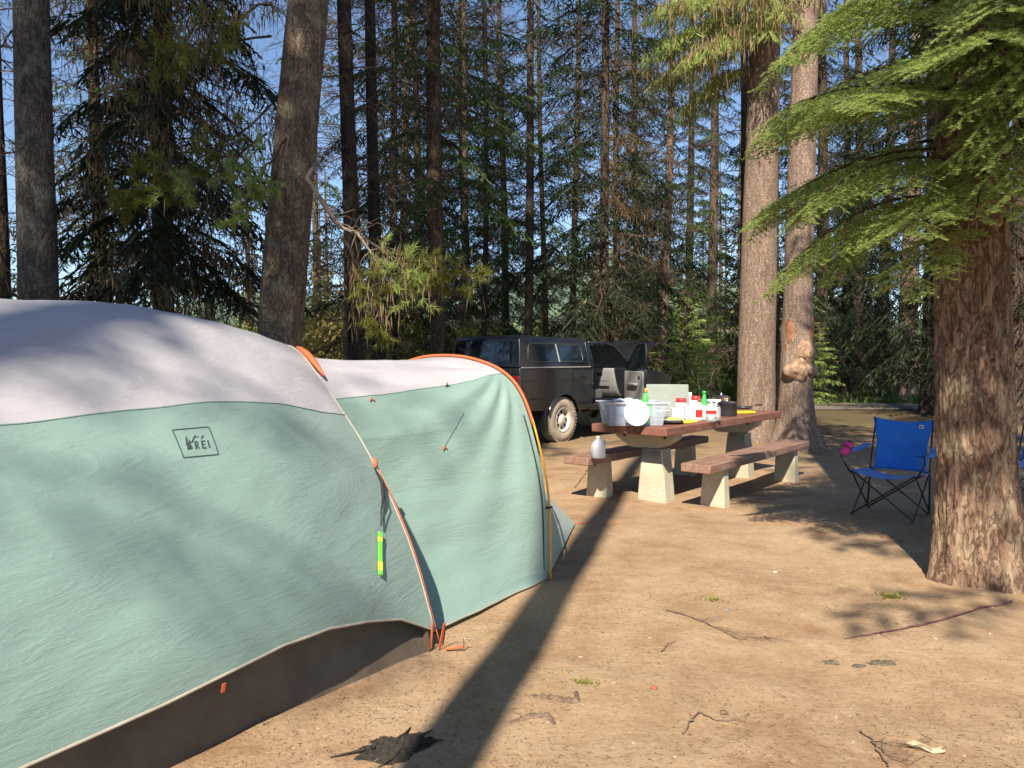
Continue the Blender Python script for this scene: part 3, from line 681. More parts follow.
# --- the red-barked tree on the right, close to the camera
def hero_tree():
    base = Vector((3.17, 5.14, 0))
    o = empty('fir_tree', base, 0, 'large rough red-barked tree beside the blue chairs with bright low boughs', 'tree')
    n = 200; zs = np.concatenate([np.arange(-.2, 5.2, .022), np.arange(5.2, 22, .6)]); b = MB()
    def plate(a, z):
        p = Vector((math.cos(a) * 4.4, math.sin(a) * 4.4, z * 1.5))
        q = p + Vector((noise.noise(p * 1.3), noise.noise(p * 1.3 + Vector((7, 1, 3))), 0)) * .55
        d_, _ = noise.voronoi(q * 1.15, distance_metric='DISTANCE', exponent=2.5)
        e = min(1, (d_[1] - d_[0]) * 2.6)
        return (e ** .5) * .010 * (.4 + .8 * abs(noise.noise(p * .9))) + noise.fractal(q * 3.5, .8, 2, 5) * .014
    for z in zs:
        rr = .236 * (1 - .45 * max(0, z) / 22) ; fl = .22 * math.exp(-max(0, z + .04) / .30) + .07 * math.exp(-max(0, z) / 1.3)
        for k in range(n):
            a = 2 * math.pi * k / n
            lob = fl * (1 + .45 * math.sin(4 * a + 1.1) + .25 * math.sin(7 * a))
            right = .16 * max(0, math.cos(a)) * math.exp(-max(0, z) / .35)
            q = rr * (1 + lob) + right + (plate(a, z) if z < 5.3 else 0) - .012
            b.v.append((q * math.cos(a) - .035 * min(z, 3) + .03 * max(0, z - 3), q * math.sin(a), float(z)))
    for i in range(len(zs) - 1):
        for k in range(n): b.f.append((i * n + k, i * n + (k + 1) % n, (i + 1) * n + (k + 1) % n, (i + 1) * n + k))
    b.build('trunk', M['bark_hero'], o, smooth=True)
    # boughs with real needles
    rg = rng_(321); ned = []; tw = MB(); dk = []
    def bough(z, az, L, rise, droop, dens=1.15, hang=.12, bucket=None, wd=.0066, keep=1.0):
        bucket = ned if bucket is None else bucket
        t = np.linspace(0, 1, 12); ax = branch_axis(L, rise, droop, t, rg.normal() * .1)
        A = rotz(ax, az) + np.array([.2 * math.cos(az), .2 * math.sin(az), z]); tw.tube([Vector(p) for p in A], [.010 * (1 - .8 * k / 11) + .002 for k in range(12)], 6)
        segs = []
        def interp(ti, XX): return np.stack([np.interp(ti, t, XX[:, k]) for k in range(3)], -1)
        m = int(L / .055 * dens); ti = np.linspace(.12, .98, m); P = interp(ti, ax); tg = unit(interp(np.minimum(ti + .03, 1), ax) - interp(ti - .03, ax))
        sd = np.where(np.arange(m) % 2 == 0, 1., -1.)[:, None]; lat = unit(np.cross(tg, [0, 0, 1.])) * sd
        env = (np.sin(ti ** .75 * math.pi * .9) * .85 + .2)
        ln = .40 * L ** .5 * env * rg.uniform(.75, 1.15, m)
        D = unit(tg * .75 + lat * 1.0 + rg.normal(size=P.shape) * .07 + np.array([0, 0, -hang]))
        Q = P + D * ln[:, None] + np.array([0, 0, -1.]) * (ln ** 2 * .35)[:, None]
        segs.append((P, Q)); segs.append((ax[:-1], ax[1:]))
        # second order shoots
        P2 = []; Q2 = []
        for f in np.arange(.2, 1, .17):
            for s2 in (1, -1):
                l2 = (ln * rg.uniform(.3, .6, len(ln)) * (1 - .45 * f))[:, None]; p = P + (Q - P) * f
                l_ = unit(np.cross(D, [0, 0, 1.])) * s2
                d = unit(D * .8 + l_ * .85 + rg.normal(size=P.shape) * .1 + np.array([0, 0, -hang]))
                P2.append(p); Q2.append(p + d * l2)
        segs.append((np.concatenate(P2), np.concatenate(Q2)))
        for (p, q) in segs:
            l = np.linalg.norm(q - p, axis=1); cnt = np.maximum(3, (l / .0034).astype(int)); idx = np.repeat(np.arange(len(p)), cnt)
            f = rg.random(len(idx)); B = p[idx] + (q - p)[idx] * f[:, None]; d = unit(q - p)[idx]
            l_ = unit(np.cross(d, [0, 0, 1.])); ang = rg.uniform(-1.9, 1.9, len(idx))[:, None]
            u_ = np.cross(l_, d)
            nd = unit(d * .62 + l_ * np.sin(ang) + u_ * np.cos(ang) * .5)
            tri = blade1(B, B + nd * rg.uniform(.017, .030, len(idx))[:, None], wd, rg)
            bucket.append(rotz(tri, az) + np.array([.2 * math.cos(az), .2 * math.sin(az), z]))
            tws.append(rotz(blade1(p, q, .006, rg), az) + np.array([.2 * math.cos(az), .2 * math.sin(az), z]))
    tws = []
    # az: 180 deg points left, 270 deg at the camera
    for (z, az, L, rise, dr) in HERO_BOUGHS: bough(z, R(az), L * rg.uniform(.88, 1.08), rise + rg.normal() * .05, dr * rg.uniform(.8, 1.35), hang=rg.uniform(.08, .38))
    child('boughs', np_mesh('boughs', np.concatenate(ned), M['needle_lit']), o)
    child('twigs', np_mesh('twigs', np.concatenate(tws), M['twig']), o)
    tw.build('limbs', M['bark_brown'], o, smooth=True)
    c_ = crown_tris(55, 3.4, 16, 3.3, 100, wd=.06, tl=.45, step=.08, sub=3, thin_above=7, oneside=(.3, 2.6))  # one-sided crown above the frame, shaped for where its shade falls
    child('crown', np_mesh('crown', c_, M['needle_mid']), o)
HERO_BOUGHS = [(3.0, 250, 1.15, .3, .8), (3.3, 265, 1.2, .25, .8), (3.5, 235, 1.3, .25, .75), (3.1, 280, 1.1, .25, .8), (3.7, 255, 1.4, .2, .7), (3.9, 275, 1.5, .2, .6), (3.9, 200, 1.6, .15, .4), (3.0, 300, 1.0, .3, .7), (2.55, 188, 1.25, .25, .62), (2.75, 205, 1.2, .2, .5), (2.9, 172, 1.35, .1, .35), (3.1, 215, 1.45, .12, .3), (3.25, 196, 1.5, .1, .3), (3.45, 232, 1.5, .05, .25), (3.5, 180, 1.3, .1, .3),
    (3.3, 255, 1.2, .05, .35), (3.7, 210, 1.5, .05, .3), (3.8, 245, 1.5, 0, .3), (2.6, 225, 1.0, .05, .5), (2.35, 212, .8, .0, .6), (2.9, 268, 1.1, .0, .45), (3.4, 285, 1.2, .0, .4), (2.45, 300, 1.0, .1, .5), (2.15, 330, .9, .1, .4), (3.6, 300, 1.2, .05, .3), (3.0, 150, 1.2, .05, .4), (2.7, 240, .9, 0, .55), (2.5, 160, .9, .1, .6), (3.0, 320, 1.1, .05, .4),
    (4.6, 272, 2.2, .05, .25), (3.9, 285, 1.7, .05, .3), (4.6, 250, 3.1, .05, .12), (5.2, 258, 3.3, .05, .12), (4.2, 262, 2.8, .05, .1)]  # last row: unseen long boughs above the frame, added to dapple the trunk
hero_tree()
# --- unseen trees behind the photographer, most of them added to cast shade
def shaders():
    g = 'trees behind the photographer'
    def st(x, y, r, crown, rz, sc=1, lb='tall unseen conifer casting shade from behind the photographer', nm='fir_tree', flare=1.3):
        o = empty(nm, (x, y, 0), 0, lb, 'tree', g)
        child('trunk', trunk_mesh('trunk', r, 26, M['bark_brown'], int(x * 10), n=20, dz=.7, flare=flare), o)
        if crown: child('crown', CR[crown], o, rz, sc=sc)
    st(-1.72, -3.0, .175, 'tall', 0, 1.4)  # trunk inferred from its shadow on the dirt
    COL.objects[-1].scale = (.6, .6, 1.5)
    st(3.4, -7.5, .25, 'shade', 2, 1.0)  # added to shade the ground around and behind the chairs
    st(1.15, -4.0, .10, 'sparse2', 1, 1.0)  # added in the sun's path to dapple the red-barked trunk
    COL.objects[-2].scale = (1, 1, 1)
    for (x, y, c_, rz, sc) in ((-11, -3.2, 'full0', 1, 1.25), (-6.4, -4.0, 'shade', 2, 1.05), (-13, 1, 'full0', 3, 1.3), (-11, -9, 'shade', 4, 1.1), (-5.2, -9.5, 'sparse0', 5, 1.1), (-14, -5, 'full1', 0, 1.3), (-9.5, -13, 'shade', .5, 1.2)):  # unseen crowns placed to shade the left trunks and dapple the tent
        st(x, y, .26, c_, rz, sc)
        if x == -6.4: COL.objects[-1].scale = (1.05, 1.05, 1.4)
shaders()

# ------------------------------------------------------------------ tent
def crv(P, x):
    P = [tuple(2 * a - b for a, b in zip(P[0], P[1]))] + list(P) + [(P[-2][0] + 2 * (P[-1][0] - P[-2][0]), P[-2][1])]
    x = max(0, min(x, len(P) - 3 - 1e-9)); i = int(x); t = x - i; p0, p1, p2, p3 = P[i:i + 4]
    return tuple(.5 * (2 * p1[k] + (-p0[k] + p2[k]) * t + (2 * p0[k] - 5 * p1[k] + 4 * p2[k] - p3[k]) * t * t + (-p0[k] + 3 * p1[k] - 3 * p2[k] + p3[k]) * t ** 3) for k in (0, 1))
ARCH_A = [(0, 0), (.211, .513), (.498, .94), (.717, 1.178), (.933, 1.384), (1.114, 1.53), (1.25, 1.575)]
ARCH_M = [(-.10, 0), (-.04, .46), (.17, .93), (.43, 1.25), (.73, 1.53), (1.02, 1.71), (1.28, 1.77)]
HOOP_B = [(0, 0), (.017, .542), (.109, .942), (.235, 1.245), (.41, 1.402), (.684, 1.486), (.95, 1.507)]
def prof(P, v):
    if v <= .5: return crv(P, v * 12)
    q = crv(P, (1 - v) * 12); return (2 * P[-1][0] - q[0], q[1])
def wrinkle(p, seed, amp):
    q = Vector((p[0] * 1.1 + p[2] * .9, p[1] * 1.1, p[2] * 2.2 - p[0] * .8)) + Vector((seed, 0, 0))
    return (noise.fractal(q * 1.3, 1, 2, 3) * 1.3 + (1 - abs(noise.noise(q * 3.2)) * 2) * .22) * amp
def s_main(s, v, off=0.0):
    m = math.sin(math.pi / 2 * min(1, -s / 1.1)) if s > -1.7 else math.sin(math.pi / 2 * max(0, min(1, (s + 3.2) / 1.3)))
    a, b = prof(ARCH_A, v), prof(ARCH_M, v)
    u = a[0] * (1 - m) + b[0] * m; z = a[1] * (1 - m) + b[1] * m
    e = 4 * v * (1 - v) if v < .5 else 1
    wv = wrinkle((s, u, z), 3, .009 * min(1, -s * 4 + .1) * min(1, v * 9)) + off
    ph = math.atan2(.6, 1) if v < .25 else 0
    nrm = (-math.cos(math.pi * v), math.sin(math.pi * v) * .9 + .25)
    return Vector((s, u + nrm[0] * wv, z + nrm[1] * wv))
def hoop_pt(v):
    q = prof(HOOP_B, v); return Vector((1.354, .249 + q[0], q[1]))
def arch_in(v):
    q = prof(ARCH_A, v); vv = min(v, 1 - v)
    d = float(np.interp(vv, [0, .03, .06, .09, .12, .15, .18, .21, .25, .29, .33], [.21, .38, .46, .46, .42, .34, .25, .16, .09, .03, 0])) * (1 if v < .5 else .25)
    sg = 1 if v < .5 else -1
    return Vector((.19 * (1 - ss(vv / .12)) - .004, q[0] + sg * d * .9, q[1] - .02 - .03 * ss(vv * 4)))
def s_vest(t, v, off=0.0):
    a, b = arch_in(v), hoop_pt(v); p = a.lerp(b, t); p.y = a.y + (b.y - a.y) * t ** 1.25
    k = 4 * t * (1 - t); c = Vector((0, (.5 - v) * 1.2, -.9 * math.sin(math.pi * v)))
    p += c.normalized() * .04 * k * (.35 + .65 * math.sin(math.pi * min(1, max(0, v)))) if 0 < v < 1 else Vector((0, 0, 0))
    wv = wrinkle(tuple(p), 11, .010) * min(1, 6 * t * (1 - t) + .02) + off
    # tension folds fanning from the hoop shoulder
    dx, dz = 1.354 - p.x, 1.42 - p.z
    if v < .45:
        an = math.atan2(dz, dx + .001); rr = math.hypot(dx, dz)
        wv += .015 * math.exp(-rr * .9) * math.sin(an * 19) * min(1, rr * 4) * ss(min(1, t * 4)) * ss(min(1, (1 - t) * 8))
    return Vector((p.x, p.y - math.cos(math.pi * v) * wv, max(.012, p.z + math.sin(math.pi * v) * wv)))
def s_front(t, v):
    h = hoop_pt(v); F = Vector((2.88, .992, .02)); nf = Vector((1.354, .249, .02)); ff = Vector((1.354, .249 + 1.9, .02))
    g = nf.lerp(F, v * 2) if v < .5 else F.lerp(ff, v * 2 - 1)
    p = h.lerp(g, t); k = 4 * t * (1 - t)
    return p + Vector((-.06, .02 if v < .5 else -.02, -.05)) * k + Vector((1, 0, .3)) * wrinkle(tuple(p), 5, .006) * k
def fabric(name, base, tr, fac, stretch=(1, 1, 1)):
    a = N(name); c = a.coord()
    c2 = a.coord(scale=(.8, 1.2, 4.0), rot=(0, .55, 0))
    c3 = a.coord(scale=(1, 1, 4.2), rot=(.3, .75, 0))
    n1 = a.noise(c2, 2.4, 6, .62, .7); n2 = a.noise(c3, 7, 5, .6, .6); n3 = a.noise(c, 34, 4, .6, 1.0)
    def ridge(x):
        y = a.math('ABSOLUTE', a.math('SUBTRACT', x, .5), 0); return a.math('SUBTRACT', 1.0, a.math('MULTIPLY', y, 2.0))
    h = a.math('ADD', a.math('MULTIPLY', a.math('POWER', ridge(n2), 9.0), .45), a.math('MULTIPLY', a.math('POWER', ridge(n1), 12.0), .8))
    nb = a.bump(h, .26, .010)
    dirt = a.noise(c, 1.6, 5, .6)
    col = a.ramp(dirt, [(.35, tuple(x * .93 for x in base)), (.7, base)])
    a.pbr(col, .46, nb, .42, **{'Sheen_Weight': .15})
    return a.translucent(tuple(x for x in tr), fac, nb).m
def make_tent():
    T = empty('camping_tent', (-.37, 3.857, 0), math.atan2(.8, .6), 'large pale grey and sage green camping tent with an orange-edged front arch', 'tent')
    green = fabric('sage_fly', (.235, .345, .30), (.30, .43, .365), .14); white = fabric('grey_fly', (.50, .47, .49), (.5, .48, .5), .15)
    brown = plain('brown_mesh_wall', (.10, .075, .05), .7, .2, 4, .5, 14, .02); orange = plain('orange_webbing', (.62, .12, .04), .6, .1)
    beige = plain('hem_webbing', (.34, .30, .24), .7, .1); pole = plain('yellow_pole', (.75, .36, .03), .3, .05, bump=0)
    black = plain('black_webbing', (.02, .02, .022), .6); lime = plain('lime_tag', (.16, .62, .05), .5, .05); limey = plain('yellow_tag_stripe', (.62, .68, .05), .5, .05)
    seam_s = [-3.2, -2.5, -1.75, -1.5, -1.25, -1, -.75, -.5, -.25, 0]; seam_v = [.235, .245, .252, .258, .262, .264, .263, .26, .255, .25]
    hem_s = [-3.2, -2.2, -1.5, -1, -.75, -.5, -.25, 0]; hem_v = [.02, .045, .053, .0625, .06, .05, .037, .015]
    sv = lambda s: float(np.interp(s, seam_s, seam_v)); hv = lambda s: float(np.interp(s, hem_s, hem_v))
    S = lambda i: -3.2 + 3.2 * i
    MB().grid(lambda i, j: s_main(S(i), hv(S(i)) + (sv(S(i)) - hv(S(i))) * j), 190, 60).build('side_fly', green, T, smooth=True)
    MB().grid(lambda i, j: s_main(S(i), 1 - hv(S(i)) - (sv(S(i)) - hv(S(i))) * j), 60, 16).build('side_fly', green, T, smooth=True)
    MB().grid(lambda i, j: s_main(S(i), sv(S(i)) + (1 - 2 * sv(S(i))) * j), 190, 70).build('roof_fly', white, T, smooth=True)
    # seam welts, edges
    def line(fn, n, r, nm, mt, k=6): 
        b = MB(); b.tube([fn(i / n) for i in range(n + 1)], r, k); return b.build(nm, mt, T, smooth=True)
    line(lambda i: s_main(S(i), sv(S(i)), .001), 90, .0035, 'seam', green, 5)
    line(lambda i: s_main(S(i), hv(S(i))), 90, .0065, 'hem', beige)
    # end edge of the main fly: a light binding over the pole
    line(lambda i: s_main(0, .018 + .964 * i) + Vector((.0, 0, .0)), 110, .0055, 'edge_binding', beige)
    # inner body, brown, from the ground to above the hem
    def inner(s, j):
        p = s_main(s, .012 + .10 * j); inset = .07 + .05 * math.sin(math.pi * min(1, -s / 1.5)) if s > -3.1 else .1
        base = Vector((s * .985 - .03, .02 + inset * .3, -.01)); top = Vector((s, s_main(s, .10).y + inset, .70))
        q = base.lerp(top, j); q.y += .03 * math.sin(j * 3.1) + wrinkle(tuple(q), 21, .012); return q
    MB().grid(lambda i, j: inner(S(i), j), 90, 16).build('inner_wall', brown, T, smooth=True)
    def farinner(i, j):
        q = inner(S(i), j); return Vector((q.x, 2.5 - q.y, q.z))
    MB().grid(farinner, 30, 6).build('inner_wall', brown, T, smooth=True)
    for s0 in (-.02, -3.19):          # inner end walls, so nothing is seen through the tent
        def endw(i, j, s0=s0):
            q = prof(ARCH_A, .01 + .98 * i); return Vector((s0 + (.0 if s0 < -1 else -.03), .03 + (q[0] - .03) * .97, q[1] * j * .96))
        MB().grid(endw, 24, 8).build('end_wall', brown, T, smooth=True)
    # vestibule
    vs = lambda t: .30 + .028 * t
    MB().grid(lambda i, j: s_vest(i, .0 + (vs(i)) * j), 100, 80).build('vestibule_side', green, T, smooth=True)
    MB().grid(lambda i, j: s_vest(i, 1 - (vs(i)) * j), 30, 20).build('vestibule_side', green, T, smooth=True)
    MB().grid(lambda i, j: s_vest(i, vs(i) + (1 - 2 * vs(i)) * j), 80, 50).build('vestibule_roof', white, T, smooth=True)
    line(lambda i: s_vest(i, vs(i), .001), 60, .003, 'seam', green, 5)
    line(lambda i: s_vest(i, .0) + Vector((0, -.002, .004)), 40, .006, 'hem', beige)
    MB().grid(lambda i, j: s_front(j, i), 90, 24).build('vestibule_front', green, T, smooth=True)
    # hoop sleeve: orange over the top, yellow pole bare lower down
    def hp(v, o=.012):
        p = hoop_pt(v); c = Vector((p.x, 1.2, .7)); d = (p - c).normalized(); return p + d * o + Vector((.012, 0, 0))
    b = MB(); n = 70
    b.tube([hp(.19 + .62 * i / n) for i in range(n + 1)], [.011] * (n + 1), 8); b.build('pole_sleeve', orange, T, smooth=True)
    for v0, v1 in ((0, .2), (1, .8)):
        b = MB(); b.tube([hp(v0 + (v1 - v0) * i / 24, .016) for i in range(25)], .0075, 8); b.build('hoop_pole', pole, T, smooth=True)
    b = MB(); b.tube([hp(.01 + .2 * i / 24, -.012) + Vector((-.05, -.004, 0)) for i in range(25)], .005, 6); b.build('sleeve_edge', black, T, smooth=True)
    for v in (.075,):
        p = hp(v, .012); b = MB(); b.box(p, (.05, .03, .014)); b.build('pole_clip', black, T, bevel=.003)
    # orange corner of the arch A sleeve
    b = MB()
    b.tube([Vector((.045, prof(ARCH_A, v)[0], prof(ARCH_A, v)[1] - .004)) for v in np.linspace(.34, .47, 14)], [.006 + .016 * math.sin(math.pi * i / 13) for i in range(14)], 8)
    b.build('pole_sleeve', orange, T, smooth=True)
    b = MB(); b.tube([Vector((.02, prof(ARCH_A, v)[0] + .01, prof(ARCH_A, v)[1] + .004)) for v in np.linspace(.005, .16, 20)], .0028, 6); b.build('arch_pole', orange, T, smooth=True)
    # foot strap with stake
    b = MB(); b.box((.01, -.005, .07), (.018, .004, .15), m=Matrix.Rotation(.25, 3, 'X')); b.build('foot_strap', orange, T, bevel=.001)
    b = MB(); b.box((-.03, .03, .075), (.012, .004, .13), m=Matrix.Rotation(.1, 3, 'Y')); b.build('foot_strap', orange, T, bevel=.001)
    b = MB(); b.tube([(.01, -.03, .01), (.05, -.06, .014), (.075, -.09, .012)], .008, 6); b.build('guy_loop', orange, T, smooth=True)
    al = plain('aluminium', (.6, .6, .62), .3, .05, bump=0, metal=1)
    b = MB(); b.tube([(.09, -.085, -.04), (.075, -.095, .055), (.085, -.11, .062)], .0035, 6); b.build('stake', al, T, smooth=True)
    # side tab
    p = s_main(-1.283, .052, .008); b = MB(); b.box(p + Vector((0, -.006, -.012)), (.014, .004, .035), m=Matrix.Rotation(.25, 3, 'X')); b.build('hem_tab', orange, T)
    # guy point with cord bundle and lime tag
    pA = s_main(-.012, .1635, .012); pB = s_main(-.045, .141, .02); pC = s_main(-.2536, .106, .022); pD = s_main(-.3576, .0775, .02)
    b = MB(); b.tube([pA + Vector((0, 0, .02)), pA + Vector((.01, -.01, -.01)), pA + Vector((-.006, -.012, -.035))], [.008, .012, .007], 6); b.build('guy_loop', orange, T, smooth=True)
    pE = pB.lerp(pC, .9)
    b = MB(); b.tube([pA + Vector((-.006, -.012, -.03)), pB, pB.lerp(pE, .35) + Vector((.006, -.006, 0)), pB.lerp(pE, .7), pE], [.004, .011, .009, .004, .003], 6)
    b.tube([pB, pB.lerp(pE, .5) + Vector((.02, -.012, .0)), pE], .003, 5); b.build('cord_bundle', black, T, smooth=True)
    ax = (pD - pC); up = ax.normalized(); sd = Vector((.82, .1, 0)); sd = (sd - up * sd.dot(up)).normalized(); nn = up.cross(sd).normalized()
    Mx = Matrix((sd, nn, up)).transposed()
    b = MB(); b.box(pC.lerp(pD, .5) + nn * (-.004), (.024, .006, ax.length), m=Mx); tg_ = b.build('reflective_tag', lime, T, bevel=.001)
    b = MB(); b.box(pC.lerp(pD, .80) + nn * (-.004), (.0245, .0075, ax.length * .2), m=Mx); b.build('tag_stripe', limey, tg_)
    b = MB(); b.box(pC.lerp(pD, .17) + nn * (-.004), (.0245, .0075, ax.length * .1), m=Mx); b.build('tag_stripe', limey, tg_)
    # small ribbons on the vestibule
    for t_, v_ in ((.52, .175), (.22, .296), (.66, .318)):
        p = s_vest(t_, v_, .008); b = MB()
        b.tube([p + Vector((.0, 0, .012)), p, p + Vector((.02, -.008, -.014))], .0045, 5); b.tube([p, p + Vector((-.016, -.006, -.012))], .0045, 5)
        b.build('ribbon', orange if t_ < .6 else black, T, smooth=True)
    p = s_vest(.52, .175, .004); b = MB(); b.tube([p, s_vest(.6, .21, .004), s_vest(.66, .235, .004)], .0012, 4); b.build('thread', black, T)
    # the mark printed on the side: framed letters with trees and a peak
    TL, TR, BR, BL = (-1.2064, .2359), (-1.0443, .2361), (-1.0593, .206), (-1.2152, .2059)
    def mp(x, y):             # x,y in enlarged-mark units
        dx, dy = x - 165, y - 150; det = 447 * 352 + 45 * 127
        a = (dx * 352 - dy * 127) / det; b_ = (dy * 447 + dx * 45) / det
        s = (TL[0] * (1 - a) + TR[0] * a) * (1 - b_) + (BL[0] * (1 - a) + BR[0] * a) * b_
        v = (TL[1] * (1 - a) + TR[1] * a) * (1 - b_) + (BL[1] * (1 - a) + BR[1] * a) * b_
        return s_main(s, v, .0022)
    b = MB()
    def bar(p, q, wd):
        p = Vector(p); q = Vector(q); d = (q - p).normalized(); r = Vector((-d.y, d.x)) * wd / 2; n = max(1, int((q - p).length / 18))
        for i in range(n):
            a0 = p.lerp(q, i / n); a1 = p.lerp(q, (i + 1) / n)
            b.add([mp(*(a0 + r)), mp(*(a1 + r)), mp(*(a1 - r)), mp(*(a0 - r))], [(0, 1, 2, 3)])
    def tri(*ps): b.add([mp(*p) for p in ps], [tuple(range(len(ps)))])
    for p, q in (((165, 150), (612, 105)), ((612, 105), (742, 455)), ((742, 455), (292, 502)), ((292, 502), (165, 150))): bar(p, q, 11)
    tri((322, 222), (345, 290), (318, 296)); tri((328, 262), (368, 345), (322, 352)); tri((335, 300), (392, 398), (338, 406)); bar((340, 380), (350, 408), 10)
    tri((358, 262), (388, 322), (360, 326)); tri((362, 300), (408, 388), (372, 394))
    bar((392, 318), (438, 222), 15); bar((438, 222), (452, 250), 9); bar((452, 250), (480, 236), 8); bar((512, 272), (536, 222), 11); bar((536, 222), (548, 240), 8)
    # R
    bar((430, 305), (450, 400), 17); bar((430, 308), (462, 304), 14); bar((462, 304), (470, 335), 13); bar((438, 350), (470, 342), 13); bar((452, 350), (494, 394), 15)
    # E
    bar((514, 296), (534, 388), 17); bar((514, 300), (560, 294), 14); bar((522, 342), (562, 337), 13); bar((530, 386), (580, 380), 14)
    # I
    bar((594, 285), (622, 378), 18)
    b.build('printed_mark', plain('mark_ink', (.03, .05, .045), .6, .1, bump=0), T)
    # front guy line
    b = MB(); b.tube([(2.88, .992, .02), (3.02, .9, .012), (3.22, .72, .012)], .004, 5); b.build('guy_line', orange, T)
make_tent()

# ------------------------------------------------------------------ truck
def make_truck():
    c = Vector((.89, 13.54, 0)) + Vector((-.755, .656, 0)) * .80
    T = empty('pickup_truck', c, R(49), 'dusty black pickup with a bed canopy, passenger door open and bonnet raised', 'truck')
    a = N('truck_paint'); cc = a.coord(); dz = a.n('ShaderNodeSeparateXYZ'); a.l(cc, dz.inputs[0])
    dn = a.noise(cc, 5, 6, .65); low = a.ramp(a.math('ADD', dz.outputs[2], a.math('MULTIPLY', dn, .5)), [(.5, (.4, .4, .4)), (.85, (.0, .0, .0))])
    col = a.mix(low, (.012, .014, .017), (.11, .085, .06))
    a.pbr(col, a.ramp(dn, [(.3, (.16,) * 3), (.8, (.4,) * 3)]), None, .6, **{'Coat_Weight': 1.0, 'Coat_Roughness': .08}); paint = a.m
    glass = N('tinted_glass'); glass.pbr((.012, .02, .028), .04, None, .9); glass = glass.m
    trim = plain('black_plastic', (.02, .02, .02), .55, .1); chrome = plain('dull_chrome', (.5, .5, .48), .3, .08, bump=0, metal=1)
    grey = plain('grey_door_card', (.27, .265, .26), .7, .08, 8, .2); tyre = plain('dusty_tyre', (.36, .30, .22), .9, .18, 6, .3, 40, .004); rimm = plain('dusty_rim', (.55, .49, .41), .5, .12, 8, .1)
    dark = plain('dark_void', (.006, .006, .006), .9, .0, bump=0); red = plain('tail_lamp_red', (.35, .015, .01), .25, .05, bump=0); silver = plain('side_stripe', (.30, .30, .30), .4, .1, bump=0)
    W = .86
    def arc(cx, r, a0, a1, n=14): return [(cx + r * math.cos(R(a0 + (a1 - a0) * i / n)), .40 + r * math.sin(R(a0 + (a1 - a0) * i / n))) for i in range(n + 1)]
    # bed: outline with the wheel arch
    bed = [(-1.22, .62), (-.47, .58)] + arc(0, .47, 155, 22) + [(.47, .56), (.80, .56), (.80, 1.33), (-1.22, 1.33)]
    b = MB(); b.prism(bed, -W, W); b.build('bed', paint, T, bevel=.02)
    bow = [(2.02, .56), (2.48, .56)] + arc(3.02, .47, 157, 20) + [(3.5, .58), (3.78, .60), (3.82, .95), (3.74, 1.14), (3.2, 1.24), (2.02, 1.31)]
    b = MB(); b.prism(bow, -W, W); b.build('bonnet', paint, T, bevel=.05, seg=3)
    b = MB(); b.box((3.88, 0, .66), (.16, 1.7, .22)); b.build('front_bumper', chrome, T, bevel=.03)
    for y in (-.6, .6):
        b = MB(); b.box((3.80, y, .98), (.06, .36, .17)); b.build('headlight', plain('lamp_glass', (.6, .6, .58), .1, .05, bump=0), T, bevel=.01)
    b = MB(); b.box((3.81, 0, .98), (.05, .78, .16)); b.build('grille', trim, T, bevel=.01)
    b = MB()          # raised bonnet lid
    def lid(u, v): return (2.28 + 1.10 * u, (v - .5) * 1.46, 1.30 + .60 * u - .05 * (2 * v - 1) ** 4 - .03 * u * u)
    b.grid(lid, 10, 12); b.build('bonnet_lid', paint, T, smooth=True, solid=.03)
    b = MB(); b.tube([(3.3, -.6, 1.1), (3.2, -.6, 1.80)], .008, 6); b.build('prop_rod', trim, T, smooth=True)
    # cab shell: sill, closed far door, rear wall, roof, pillars
    b = MB(); b.box((1.41, 0, .60), (1.24, 1.62, .09)); b.build('cab_floor', trim, T, bevel=.01)
    b = MB(); b.box((1.41, -.82, .585), (1.24, .07, .10)); b.build('sill', paint, T, bevel=.015)
    b = MB(); b.box((1.41, .835, .95), (1.22, .05, .74)); b.build('driver_door', paint, T, bevel=.015)
    b = MB(); b.box((.86, 0, .98), (.10, 1.68, .78)); b.build('cab_rear_wall', paint, T, bevel=.02)
    b = MB()
    def roof(u, v):
        x = .80 + .98 * u; y = (v - .5) * 2 * .70; return (x, y, 1.815 - .05 * (2 * v - 1) ** 4 - .04 * max(0, u - .6) ** 1.5 * 2 - .02 * (u - .4) ** 2)
    b.grid(roof, 10, 16); b.build('cab_roof', paint, T, smooth=True, solid=.03)
    for sy in (-1, 1):
        # rear side corner with its small quarter, A pillar curving down to the cowl
        b = MB(); b.add([(.80, sy * W * .99, 1.30), (.97, sy * W * .99, 1.30), (.93, sy * .73, 1.80), (.80, sy * .73, 1.80), (.80, sy * (W - .06), 1.30), (.97, sy * (W - .06), 1.30), (.93, sy * .67, 1.80), (.80, sy * .67, 1.80)],
              [(0, 1, 2, 3), (7, 6, 5, 4), (0, 4, 5, 1), (1, 5, 6, 2), (2, 6, 7, 3), (3, 7, 4, 0)]); b.build('rear_pillar', paint, T, bevel=.012)
        b = MB(); b.tube([(.90, sy * .72, 1.79), (1.45, sy * .715, 1.785), (1.76, sy * .72, 1.735), (2.10, sy * .76, 1.50), (2.36, sy * .81, 1.28)], [.028, .028, .03, .032, .036], 8); b.build('front_pillar', paint, T, smooth=True)
        b = MB(); b.box((.84, sy * .80, .95), (.09, .10, .74)); b.build('door_post', paint, T, bevel=.01)
    b = MB(); b.add([(1.78, -.68, 1.77), (1.78, .68, 1.77), (2.38, .77, 1.29), (2.38, -.77, 1.29)], [(0, 1, 2, 3)]); b.build('windscreen', glass_clear(), T, solid=.006)
